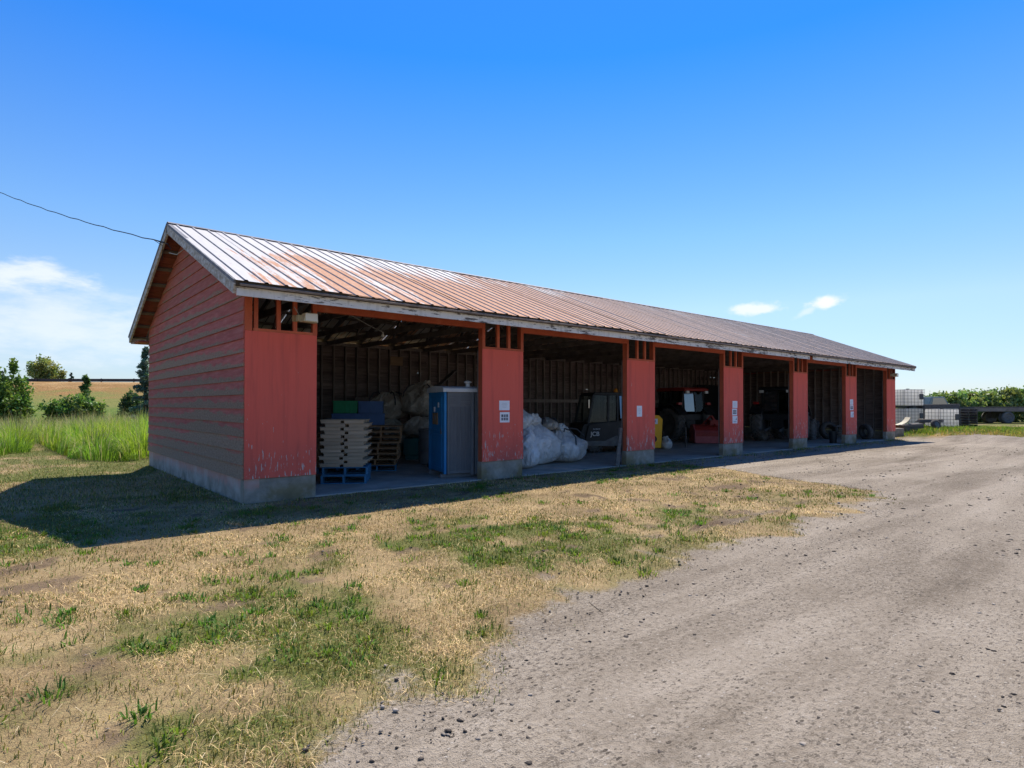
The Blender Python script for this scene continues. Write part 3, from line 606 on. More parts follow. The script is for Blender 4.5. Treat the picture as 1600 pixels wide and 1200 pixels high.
MT['amber'] = rough_mat('amber_lens', (0.55, 0.16, 0.01), (0.75, 0.28, 0.03), sc=2, rough=0.25, bump=0.0, per=0)
MT['redlens'] = rough_mat('red_lens', (0.35, 0.02, 0.02), (0.45, 0.03, 0.03), sc=2, rough=0.25, bump=0.0, per=0)
MT['lampglass'] = rough_mat('lamp_glass', (0.6, 0.6, 0.58), (0.75, 0.75, 0.73), sc=2, rough=0.15, bump=0.0, per=0)
MT['tank'] = rough_mat('milky_tank_plastic', (0.78, 0.76, 0.71), (0.86, 0.84, 0.80), sc=1.5, rough=0.45, bump=0.03, per=0.05)
MT['rust'] = rough_mat('rusty_sheet', (0.16, 0.06, 0.025), (0.26, 0.11, 0.05), (0.3, 0.17, 0.1), sc=4, rough=0.9, bump=0.2)
MT['guard'] = rough_mat('dark_rail', (0.07, 0.06, 0.055), (0.12, 0.105, 0.10), sc=0.4, rough=0.8, bump=0.1)
MT['wire'] = rough_mat('black_cable', (0.015, 0.015, 0.016), (0.03, 0.03, 0.03), sc=4, rough=0.7, bump=0.0)
MT['whitewire'] = rough_mat('pale_cable', (0.35, 0.34, 0.32), (0.5, 0.49, 0.46), sc=4, rough=0.6, bump=0.0)
def glass_mat(name, tint, glossy=0.5):
    k = N(name); k.fin(tint, 0.04, 0, 0.9); tr = k.n('ShaderNodeBsdfTransparent'); tr.inputs[0].default_value = (0.30, 0.36, 0.34, 1)
    mx = k.n('ShaderNodeMixShader'); lw = k.n('ShaderNodeLayerWeight'); lw.inputs[0].default_value = 0.45
    gl = k.n('ShaderNodeBsdfGlossy'); gl.inputs['Roughness'].default_value = 0.02; gl.inputs[0].default_value = (0.85, 0.9, 0.95, 1)
    k.l(k.math('ADD', k.math('MULTIPLY', k.math('POWER', lw.outputs['Facing'], 4.0), 0.4), 0.025, True), mx.inputs[0]); k.l(tr.outputs[0], mx.inputs[1]); k.l(gl.outputs[0], mx.inputs[2]); k.l(mx.outputs[0], k.out.inputs[0]); return k.m
MT['glass'] = glass_mat('cab_glass', (0.02, 0.03, 0.03))
def screen_mat():
    k = N('silvered_window'); k.fin((0.02, 0.025, 0.03), 0.05, 0, 1.0); k.b.inputs['IOR'].default_value = 2.0; return k.m
MT['glass2'] = screen_mat()

ORD = ['topmost', 'second from the top', 'third from the top', 'fourth from the top', 'fifth from the top', 'sixth from the top', 'seventh from the top', 'eighth from the top', 'ninth from the top', 'tenth from the top', 'eleventh from the top', 'twelfth from the top', 'thirteenth from the top']
# ------------------------------------------------------------------ pallets in the first bay
def pallet_meshes(wood, w, d, h, nested=False):
    t = 0.018; P = []
    dk = MB().box(-w / 2, w / 2, -0.05, 0.05, h - t, h).mesh('deck_board', wood, bevel=0.002)
    for i in range(7): P.append(('deck_board', dk, (0, -d / 2 + 0.05 + i * (d - 0.1) / 6, 0)))
    if nested:      # low skid: two thick short runners on each long side with a gap between
        rn = MB().box(-w * 0.225, w * 0.215, -0.03, 0.03, 0.0, h - t).mesh('runner', wood, bevel=0.003)
        for y in (-d / 2 + 0.032, 0, d / 2 - 0.032):
            for sx in (-1, 1): P.append(('runner', rn, (sx * w * 0.26, y, 0)))
    else:
        st = MB().box(-0.02, 0.02, -d / 2 + 0.002, d / 2 - 0.002, t, h - t).mesh('stringer', wood)
        for x in (-w / 2 + 0.022, 0, w / 2 - 0.022): P.append(('stringer', st, (x, 0, 0)))
        bt = MB().box(-w / 2, w / 2, -0.05, 0.05, 0, t).mesh('bottom_board', wood)
        for y in (-d / 2 + 0.05, 0, d / 2 - 0.05): P.append(('bottom_board', bt, (0, y, 0)))
    return P
def pallet(P, loc, rz, label, group, tilt=(0, 0)):
    e = empty('wooden_pallet', loc, rot=(tilt[0], tilt[1], rz)); tag(e, label, 'pallet', group)
    for n, m_, l in P: place(n, m_, e, l)
    return e
pr = random.Random(3)
A0 = R(-33)
blueP = pallet_meshes(MT['bluewood'], 0.90, 0.85, 0.165); nestP = pallet_meshes(MT['palewood'], 0.89, 0.82, 0.072, True); tanP = pallet_meshes(MT['tanwood'], 0.98, 0.95, 0.132); blueT = pallet_meshes(MT['bluewood'], 0.92, 0.95, 0.14)
sx_, sy_ = 2.50, 1.55
for i in range(2):
    pallet(blueP, (sx_ + 0.02 * i, sy_, 0.014 + i * 0.168), A0 + 0.02 * i, ('lower' if i == 0 else 'upper') + ' blue pallet under the pale wood stack beside first pier', 'blue pallets')
for i in range(13):
    o = 0.05 if i % 2 else -0.03
    pallet(nestP, (sx_ + o * math.cos(A0) + pr.uniform(-.012, .012), sy_ + o * math.sin(A0) + pr.uniform(-.012, .012), 0.352 + i * 0.0735), A0 + pr.uniform(-.03, .03),
           'pale wood pallet, ' + ORD[12 - i] + ' in the stack on blue pallets', 'pale pallets stacked beside the first pier')
for sxx, syy, nm, n, grp in ((4.16, 3.3, 'right hand', 7, 'tan pallets in the right hand stack'), (3.22, 3.45, 'middle', 7, 'tan pallets in the middle stack')):
    pallet(blueT, (sxx - 0.02, syy, 0.014), A0 + 0.05, 'blue pallet at the foot of the ' + nm + ' tan pallet stack', 'blue pallets')
    for i in range(n):
        pallet(tanP, (sxx + pr.uniform(-.05, .05) + 0.012 * i, syy + pr.uniform(-.04, .04), 0.157 + i * 0.134), A0 + pr.uniform(-.05, .05), 'tan wood pallet, ' + ORD[n - 1 - i] + ' in the ' + nm + ' tan stack', grp)

# ------------------------------------------------------------------ crates, bulk bags, bin behind the pallets
def crate(mat, loc, rz, w, d, h, label, tilt=0):
    e = empty('plastic_crate', loc, rot=(tilt, 0, rz)); tag(e, label, 'crate', 'plastic crates behind the pallets'); t = 0.02
    MB().box(-w / 2, w / 2, -d / 2, d / 2, 0, t).build('crate_bottom', mat, e)
    for s in (-1, 1):
        b = MB(); b.box(-w / 2, w / 2, s * d / 2 - t / 2, s * d / 2 + t / 2, t, h).box(-w / 2 - .015, w / 2 + .015, s * d / 2 - .025, s * d / 2 + .025, h - 0.04, h + 0.002)
        for q in range(5): b.box(-w / 2 + w * (q + .5) / 5 - .012, -w / 2 + w * (q + .5) / 5 + .012, s * d / 2 - .022, s * d / 2 + .022, t, h - .04)
        b.build('crate_side', mat, e)
        MB().box(s * w / 2 - t / 2, s * w / 2 + t / 2, -d / 2 + t, d / 2 - t, t, h).build('crate_side', mat, e)
    return e
PB = pallet_meshes(MT['greywood'], 1.1, 1.0, 0.14)
e = empty('wooden_table', (4.5, 5.1, 0.012), R(-25)); tag(e, 'dark low work table carrying blue and green crates', 'table')
MB().box(-1.0, 1.0, -0.55, 0.55, 0.98, 1.03).build('table_top', MT['darkwood'], e)
for x in (-0.9, 0.9):
    for y in (-0.45, 0.45): MB().box(x - 0.04, x + 0.04, y - 0.04, y + 0.04, 0, 0.98).build('leg', MT['darkwood'], e)
crate(MT['crateblue'], (4.45, 4.98, 1.045), R(-28), 1.35, 0.8, 0.33, 'wide blue plastic crate lowest behind the pallet stacks')
crate(MT['crategreen'], (4.15, 5.1, 1.385), R(-33), 0.62, 0.5, 0.33, 'green plastic crate on top of the wide blue crate')
crate(MT['crateblue'], (4.68, 4.72, 1.385), R(-31), 0.62, 0.5, 0.32, 'small blue plastic crate right of the green crate')
def ridge(n): return 1 - np.abs(2 * n - 1)
def bagmesh(w, d, h, seed, sq=3.2, top=0.55, sag=0.12, sub=5, lean=(0, 0), wrk=1.0):
    bm = bmesh.new(); bmesh.ops.create_icosphere(bm, subdivisions=sub, radius=1.0); vs = np.array([v.co[:] for v in bm.verts])
    r = (np.abs(vs)**sq).sum(1)**(-1 / sq); p = vs * r[:, None]; q = seed * 13.7
    z = (p[:, 2] + 1) / 2; wid = 1 + sag * np.sin(np.pi * np.clip(z * 1.15, 0, 1)) - (1 - top) * ss(0.5, 1.0, z)
    x = p[:, 0] * wid; y = p[:, 1] * wid; a = np.arctan2(y, x)
    big = (fbm(x * 1.1 + q, z * 2.2 + y + q, 3) - 0.5) * 0.34 + (fbm(y * 1.1 - q, z * 1.8 - x + q, 3) - 0.5) * 0.34
    cr = (ridge(fbm(x * 1.7 + q + z, y * 1.7 + z * 1.3 + q, 3)) - 0.7) * 0.26 + (ridge(fbm(x * 3.7 - z * 2 + q, y * 3.7 + z * 3 - q, 2)) - 0.7) * 0.08
    pl = 0.10 * np.sin(a * 11 + 6 * fbm(z * 2 + q, a * .7 + q, 2)) * ss(0.5, 1.0, z)
    wr = (big + cr + pl) * wrk * ss(0.0, 0.1, z)
    x = x * w / 2 * (1 + wr) + lean[0] * z * z * h; y = y * d / 2 * (1 + wr) + lean[1] * z * z * h
    zz = z * h * (1 + 0.5 * (fbm(p[:, 0] * 1.3 + q, p[:, 1] * 1.3 - q, 3) - 0.5) * ss(0.5, 1, z) * wrk)
    for v, X_, Y_, Z_ in zip(bm.verts, x, y, zz): v.co = (X_, Y_, max(Z_, 0.002))
    me = bpy.data.meshes.new('bag_body'); bm.to_mesh(me); bm.free(); me.polygons.foreach_set('use_smooth', [True] * len(me.polygons)); return me
def bulkbag(loc, rz, w, d, h, seed, label, group, mat='bag', tuft=True, strap=True, top=0.55, lean=(0, 0), sub=5, sq=3.2):
    e = empty('bulk_bag', loc, rz); tag(e, label, 'bulk bag', group)
    me = bagmesh(w, d, h, seed, sq=sq, top=top, lean=lean, sub=sub); me.materials.append(MT[mat]); place('bag_body', me, e)
    if tuft:
        t = bagmesh(w * 0.36, d * 0.24, h * 0.24, seed + 5, sq=2.0, top=1.7, sub=5, wrk=2.2); t.materials.append(MT[mat]); place('tied_neck', t, e, (lean[0] * h * 0.8, lean[1] * h * 0.8, h * 0.86), (0.25, 0.3 * (1 if seed % 2 else -1), seed))
    if strap:
        for sx in (-1, 1):
            for sy in (-1, 1):
                x, y = sx * w * 0.36, sy * d * 0.36
                MB().tube([(x * 1.25, y * 1.25, h * 0.55), (x * 1.18, y * 1.18, h * 0.78), (x * .95 + lean[0] * .6, y * .95 + lean[1] * .6, h * 0.98), (x * .6 + lean[0], y * .6 + lean[1], h * 1.03), (x * .5 + lean[0], y * .5 + lean[1], h * 0.93)], 0.02, 6).build('lifting_strap', MT['strap'], e, smooth=True)
    return e
G1 = 'full bulk bags at the back of the first bay'
b0 = empty('plastic_bin', (6.75, 5.3, 0.012), R(-35)); tag(b0, 'dark teal plastic bulk bin under grey bag behind toilet', 'bin')
MB().box(-0.6, 0.6, -0.5, 0.5, 0.12, 0.62).build('bin_body', MT['teal'], b0, bevel=0.02)
for y in (-0.4, 0.4): MB().box(-0.55, 0.55, y - 0.06, y + 0.06, 0, 0.12).build('skid', MT['teal'], b0)
bulkbag((6.75, 5.35, 0.64), 0.3, 0.95, 0.9, 0.62, 2, 'grey bulk bag resting on the dark teal bin', G1, 'bagtan', False, False, 0.9)
bulkbag((7.0, 5.7, 1.26), 0.5, 1.15, 1.05, 0.95, 3, 'large tan bulk bag on top of the pile behind the toilet', G1, 'bagtan', True, True, 0.85)
bulkbag((6.2, 6.6, 0.012), 0.1, 1.05, 1.0, 1.15, 4, 'dim lower bulk bag left of the bag pile', G1, 'bagtan', False, False, 0.9)
bulkbag((6.2, 6.6, 1.14), 0.7, 1.0, 0.95, 0.85, 6, 'dim bulk bag stacked left of the large tan bag', G1, 'bagtan', False, True, 0.75)
bulkbag((8.1, 5.6, 1.1), 0.7, 1.0, 0.95, 0.95, 8, 'pale bulk bag half hidden right behind the toilet roof', G1, 'bag', False, False, 0.75)
bulkbag((8.1, 5.6, 0.012), 0.1, 1.1, 1.05, 1.1, 9, 'lower bulk bag hidden behind the portable toilet', G1, 'bag', False, False, 0.9)
pl = MB().bar((7.3, 5.6, 2.1), (8.35, 6.0, 2.75), 0.16, 0.04).build('loose_plank', MT['greywood']); tag(pl, 'grey plank sticking up out of the bag pile', 'plank')
d_ = empty('plastic_drum', (5.9, 3.7, 0.012)); tag(d_, 'dark grey plastic drum left of the blue toilet door', 'drum')
MB().lathe([(0.0, 0), (0.27, 0.0), (0.29, 0.03), (0.30, 0.3), (0.285, 0.33), (0.30, 0.36), (0.30, 0.6), (0.285, 0.63), (0.30, 0.66), (0.29, 0.92), (0.0, 0.94)], 24).build('drum_body', MT['greyplastic'], d_, smooth=True)
MB().lathe([(0.31, 0.9), (0.315, 0.94), (0.30, 0.96), (0.0, 0.955)], 24).build('lid', MT['greyplastic'], d_)
mat_ = MB().bar((5.4, 3.0, 0.05), (5.95, 2.7, 0.05), 0.7, 0.07).build('floor_board', MT['greywood']); tag(mat_, 'low grey wooden board lying left of the toilet', 'board')

# ------------------------------------------------------------------ portable toilet
tl = empty('portable_toilet', (4.36, 0.66, 0.012), math.atan2(fw.y * 0.42 + rt.y * 0.91, fw.x * 0.42 + rt.x * 0.91)); tag(tl, 'portable toilet with blue door and grey ribbed sides', 'portable toilet')
# local x runs along the grey side, local y along the blue door; corner at the origin
TW, TD, TH = 0.84, 1.1, 1.98
MB().box(0.04, TW - .04, 0.04, TD - .04, 0.09, TH - 0.1).build('shell', MT['greyplastic'], tl)
sd = MB().box(0.05, TW, -0.012, 0.03, 0.10, TH - 0.08).build('side_wall', MT['greyplastic'], tl)
for q in range(16): MB().box(0.10 + q * 0.030, 0.115 + q * 0.030, -0.022, -0.010, 0.16, TH - 0.42).build('rib', MT['greyplastic'], sd)
for q in range(7):
    for z in range(2): MB().box(0.09 + z * 0.26, 0.31 + z * 0.26, -0.021, -0.010, TH - 0.38 + q * 0.03, TH - 0.365 + q * 0.03).build('vent_louvre', MT['greyplastic'], sd)
for q in (0.64, 0.73): MB().lathe([(0.0, 0.06), (0.045, 0.06), (0.045, TH - 0.09), (0, TH - 0.09)], 12, Matrix.Translation((q, -0.005, 0))).build('corner_column', MT['greyplastic'], tl, smooth=False)
dp = MB(); dp.box(-0.03, 0.03, -0.02, 0.07, 0.09, TH - 0.09).box(-0.03, 0.03, TD - .07, TD + .02, 0.09, TH - 0.09); dp.build('door_post', MT['blueplastic'], tl, bevel=0.01)
dr = MB().box(-0.025, 0.02, 0.075, TD - 0.075, 0.12, TH - 0.06).build('door', MT['blueplastic'], tl, bevel=0.01)
for z0, z1 in ((0.2, 0.95), (1.02, TH - 0.2)):
    fr = MB(); fr.box(-0.036, -0.026, 0.14, 0.16, z0, z1).box(-0.036, -0.026, TD - .16, TD - .14, z0, z1).box(-0.036, -0.026, 0.16, TD - .16, z0, z0 + .02).box(-0.036, -0.026, 0.16, TD - .16, z1 - .02, z1); fr.build('door_rib', MT['blueplastic'], dr)
MB().box(-0.042, -0.026, 0.42, 0.78, 1.16, 1.42).build('notice', MT['ply'], dr)
MB().lathe([(0, 0), (0.05, 0), (0.05, 0.004), (0, 0.004)], 12, Matrix.Translation((-0.043, 0.6, 1.31)) @ Matrix.Rotation(R(-90), 4, 'Y')).build('pictogram', MT['ink'], dr)
for y, z in ((0.66, 1.5), (0.38, 1.6)): MB().box(-0.041, -0.026, y - .035, y + .035, z - .06, z + .05).build('sticker', MT['whiteplastic'], dr)
MB().box(-0.05, -0.026, 0.16, 0.2, 0.96, 1.08).build('handle', MT['greyplastic'], dr)
rf = MB(); prof = [(-0.06, 0.0), (-0.06, 0.07)] + [(TD / 2 - (TD / 2 + .06) * math.cos(t), 0.07 + 0.07 * math.sin(t)) for t in np.linspace(0.25, math.pi - 0.25, 11)] + [(TD + .06, 0.07), (TD + .06, 0.0)]
Mr = Matrix.Translation((0, 0, TH - 0.1)) @ Matrix(((0, 1, 0, 0), (1, 0, 0, 0), (0, 0, 1, 0), (0, 0, 0, 1)))
rf.prism([(y, z) for y, z in prof], -0.06, TW + 0.06, Mr); rf.build('roof', MT['whiteplastic'], tl)
MB().lathe([(0.05, 0), (0.05, 0.12), (0.085, 0.13), (0.085, 0.16), (0, 0.19)], 14, Matrix.Translation((TW * 0.72, 0.22, TH - 0.02))).build('vent_pipe', MT['whiteplastic'], tl, smooth=False)
for y in (0.12, TD - 0.12): MB().box(-0.08, TW + 0.05, y - 0.05, y + 0.05, 0, 0.09).build('skid', MT['greyplastic'], tl, bevel=0.01)

# ------------------------------------------------------------------ second bay: white bags, loader, planks
G2 = 'white bulk bags in the second bay'
bulkbag((7.15, 1.25, 0.012), 0.4, 0.75, 0.7, 0.95, 21, 'small white bag peeking out beside the second pier', G2, 'bag', False, False, 0.7)
bulkbag((8.0, 1.8, 0.012), 0.2, 1.4, 1.05, 1.18, 22, 'large rounded white bulk bag in the middle of the white bags', G2, 'bag', True, False, 0.38, sq=3.2)
bulkbag((9.3, 1.9, 0.012), 0.55, 1.3, 1.0, 0.92, 25, 'white bulk bag with dark straps nearest the black loader', G2, 'bag', True, True, 0.38, lean=(-0.25, 0.1), sq=3.8)
bulkbag((7.35, 1.95, 0.80), 0.3, 0.95, 0.9, 0.82, 27, 'white bag lying on top of the bags beside second pier', G2, 'bag', False, False, 0.6, sq=2.3)
bulkbag((8.75, 2.15, 0.88), 1.1, 1.1, 0.5, 0.36, 31, 'empty crumpled grey bag thrown over the white bags', G2, 'bagtan', False, True, 0.9, sq=2.2)
for q, (xa, xb, lb) in enumerate(((9.38, 9.62, 'grey weathered plank leaning on the third pier, nearer the opening'), (9.5, 9.66, 'dark plank leaning behind the grey one on the third pier'))):
    tag(MB().bar((xa - 0.08, 0.02 + 0.05 * q, 0.02), (xb, 0.12 + 0.06 * q, 1.0), 0.1, 0.035, (0, 1, 0)).build('leaning_plank', MT['greywood' if q == 0 else 'darkwood']), lb, 'plank', 'planks leaning on the third pier')
def wheel(parent, name, loc, rad, wid, rimr, axis_rot, lugs=0, tmat='rubber', rmat='steel'):
    e = bpy.data.objects.new(name, None); COL.objects.link(e); e.parent = parent; e.location = loc; e.rotation_euler = axis_rot
    h = wid / 2; rr_ = rad - (0.035 if lugs else 0)
    MB().lathe([(rimr, -h * .8), (rimr + (rr_ - rimr) * .35, -h), (rr_ - .06, -h * .95), (rr_, -h * .7), (rr_ + .004, 0), (rr_, h * .7), (rr_ - .06, h * .95), (rimr + (rr_ - rimr) * .35, h), (rimr, h * .8)], 32, None, True).build('tyre', MT[tmat], e, smooth=True)
    if lugs:
        lm = MB()
        for q in range(lugs):
            for s in (-1, 1):
                a = 2 * math.pi * (q + (0.5 if s > 0 else 0)) / lugs; a2 = a + 0.9 * 2 * math.pi / lugs
                p0 = Vector((rr_ * math.cos(a), rr_ * math.sin(a), 0.01 * s)); p1 = Vector(((rr_ - .02) * math.cos(a2), (rr_ - .02) * math.sin(a2), s * h * .96))
                lm.bar(p0, p1, 0.05, 0.075, (p0 + p1) / 2)
        lm.build('tread_lugs', MT[tmat], e)
    MB().lathe([(rimr, -h * .82), (rimr - .03, -h * .75), (rimr - .05, -h * .3), (0.1, -h * .25), (0.08, -h * .45), (0, -h * .45)], 24).build('rim', MT[rmat], e, smooth=False)
    MB().lathe([(0, h * .45), (0.08, h * .45), (0.1, h * .25), (rimr - .05, h * .3), (rimr - .03, h * .75), (rimr, h * .82)], 24).build('rim', MT[rmat], e, smooth=False)
    return e
def text_mesh(txt, size, mat, ext=0.004):
    c = bpy.data.curves.new('lettering', 'FONT'); c.body = txt; c.size = size; c.extrude = ext; c.align_x = 'CENTER'; c.align_y = 'CENTER'; c.offset = size * 0.018
    o = bpy.data.objects.new('tmp', c); COL.objects.link(o); dg = bpy.context.evaluated_depsgraph_get(); me = bpy.data.meshes.new_from_object(o.evaluated_get(dg)); bpy.data.objects.remove(o); me.materials.clear(); me.materials.append(mat); return me
# skid-steer loader: local x forward, its right... left side (local +y or -y) faces the opening
LF = Vector((-0.88, 0.47, 0)).normalized(); ld = empty('skid_steer_loader', (13.0, 3.62, 0.012), math.atan2(LF.y, LF.x))
tag(ld, 'black skid steer loader with yellow rear and white JCB lettering', 'loader')
# side facing the camera is local +y (left of forward)
S = 0.72
body = MB(); body.prism([(-1.15, 0.3), (-1.15, 0.95), (-0.55, 1.12), (1.02, 0.98), (1.2, 0.55), (1.0, 0.28)], -S, S); body.build('body', MT['black'], ld, bevel=0.02)
sk = MB(); sk.prism([(-0.3, 0.3), (-0.12, 0.6), (0.9, 0.5), (1.05, 0.36), (0.95, 0.24), (-0.25, 0.24)], S, S + 0.05); sk.build('side_skirt', MT['steel'], ld)
z0, z1 = 1.0, 1.95; pts = {'fl': (0.86, z0, 0.66, z1), 'ml': (0.16, z0, 0.14, z1), 'rl': (-0.18, z0, -0.18, z1)}
for sy in (-1, 1):
    y = sy * (S - 0.03)
    for a_ in pts.values(): MB().bar((a_[0], y, a_[1]), (a_[2], y * .96, a_[3]), 0.07, 0.06, (0, 1, 0)).build('cab_post', MT['black'], ld)
MB().box(-0.62, 0.66, -S + .02, S - .02, 1.93, 2.03).build('cab_roof', MT['black'], ld, bevel=0.025, seg=2)
for sy in (-1, 1):
    y = sy * (S - 0.045)
    for a_, b_ in (('fl', 'ml'), ('ml', 'rl')):
        A, B = pts[a_], pts[b_]; MB().add([(A[0] - .03, y, z0 + .02), (B[0] + .03, y, z0 + .02), (B[2] + .03, y * .97, z1 - .02), (A[2] - .03, y * .97, z1 - .02)], [(0, 1, 2, 3)]).build('window', MT['glass'], ld)
MB().add([(-0.60, -S + .1, z0 + .1), (-0.60, S - .1, z0 + .1), (-0.57, S - .12, z1 - .05), (-0.57, -S + .12, z1 - .05)], [(0, 1, 2, 3)]).build('rear_window', MT['glass2'], ld)
MB().add([(-0.24, S + .09, z0 + .16), (-0.56, S + .10, z0 + .16), (-0.52, S - .01, z1 - .04), (-0.24, S - .02, z1 - .04)], [(0, 1, 2, 3)]).build('rear_quarter_glass', MT['glass2'], ld)
MB().bar((-0.62, S + .06, 1.0), (-0.58, S - .02, 1.95), 0.05, 0.05, (0, 1, 0)).build('cab_post', MT['black'], ld)
MB().box(-0.72, -0.34, S + .03, S + .09, 1.02, 1.11).build('tail_light', MT['redlens'], ld)
MB().lathe([(0, 0), (0.07, 0), (0.075, 0.03), (0.06, 0.11), (0.03, 0.14), (0, 0.145)], 16, Matrix.Translation((-0.25, 0.35, 2.03))).build('beacon', MT['amber'], ld, smooth=True)
MB().box(-0.68, -0.6, S - 0.18, S - 0.08, 1.92, 2.0).build('work_light', MT['lampglass'], ld)
MB().tube([(0.7, S, 1.75), (0.9, S + .12, 1.8), (0.92, S + .12, 1.78)], 0.012, 6).build('mirror_arm', MT['black'], ld); MB().box(0.89, 0.93, S + .06, S + .2, 1.5, 1.78).build('mirror', MT['glass2'], ld)
rear = MB(); rear.prism([(-1.74, 0.14), (-1.80, 1.12), (-1.66, 1.26), (-1.2, 1.26), (-1.13, 0.16)], -S + .02, S + .03); rear.build('engine_cover', MT['yellow'], ld, bevel=0.03, seg=2)
MB().box(-1.60, -1.25, S + .03, S + .04, 0.96, 1.14).build('decal', MT['paper'], ld); MB().box(-1.52, -1.32, S + .041, S + .045, 1.02, 1.10).build('decal_print', MT['crateblue'], ld)
MB().lathe([(0, 0), (0.11, 0), (0.11, 0.02), (0, 0.02)], 16, Matrix.Translation((-1.46, S + .03, 0.45)) @ Matrix.Rotation(R(-90), 4, 'X')).build('lifting_eye', MT['black'], ld)
arm = MB(); arm.bar((-1.2, S + .1, 1.05), (0.9, S + .1, 0.62), 0.09, 0.17, (0, 0, 1)).bar((0.9, S + .1, 0.65), (1.45, S + .1, 0.3), 0.09, 0.15)
MB().bar((-1.1, -S - .1, 1.1), (1.0, -S - .1, 0.7), 0.12, 0.22).build('lift_arm', MT['black'], ld)
bk = MB(); bk.prism([(1.25, 0.1), (1.25, 0.55), (1.32, 0.58), (1.42, 0.12), (1.95, 0.06), (1.95, 0.03), (1.3, 0.04)], -0.85, 0.85); bk.build('bucket', MT['steel'], ld)
RX90 = (R(90), 0, 0)
for x in (-0.85, 0.62):
    for sy in (-1, 1): wheel(ld, 'wheel', (x, sy * (S - .16), 0.36), 0.36, 0.24, 0.2, RX90, 14)
MB().prism([(1.0, 0.42), (0.86, 0.96), (0.0, 1.05), (-0.35, 1.0), (-0.2, 0.62), (0.3, 0.42)], S + .051, S + .075).build('door_panel', MT['black'], ld, bevel=0.006)
place('lettering', text_mesh('JCB', 0.20, MT['whiteplastic']), ld, (0.66, S + .082, 0.64), (R(90), 0, R(180)))
place('lettering', text_mesh('ROBOT', 0.075, MT['faintink']), ld, (0.60, S + .082, 0.80), (R(90), 0, R(180)))
bulkbag((15.6, 2.95, 0.012), 0.9, 0.42, 0.36, 0.42, 33, 'small grey bag slumped beside the yellow loader rear', 'bags by the loader', 'bag', True, False, 0.5, sub=4)

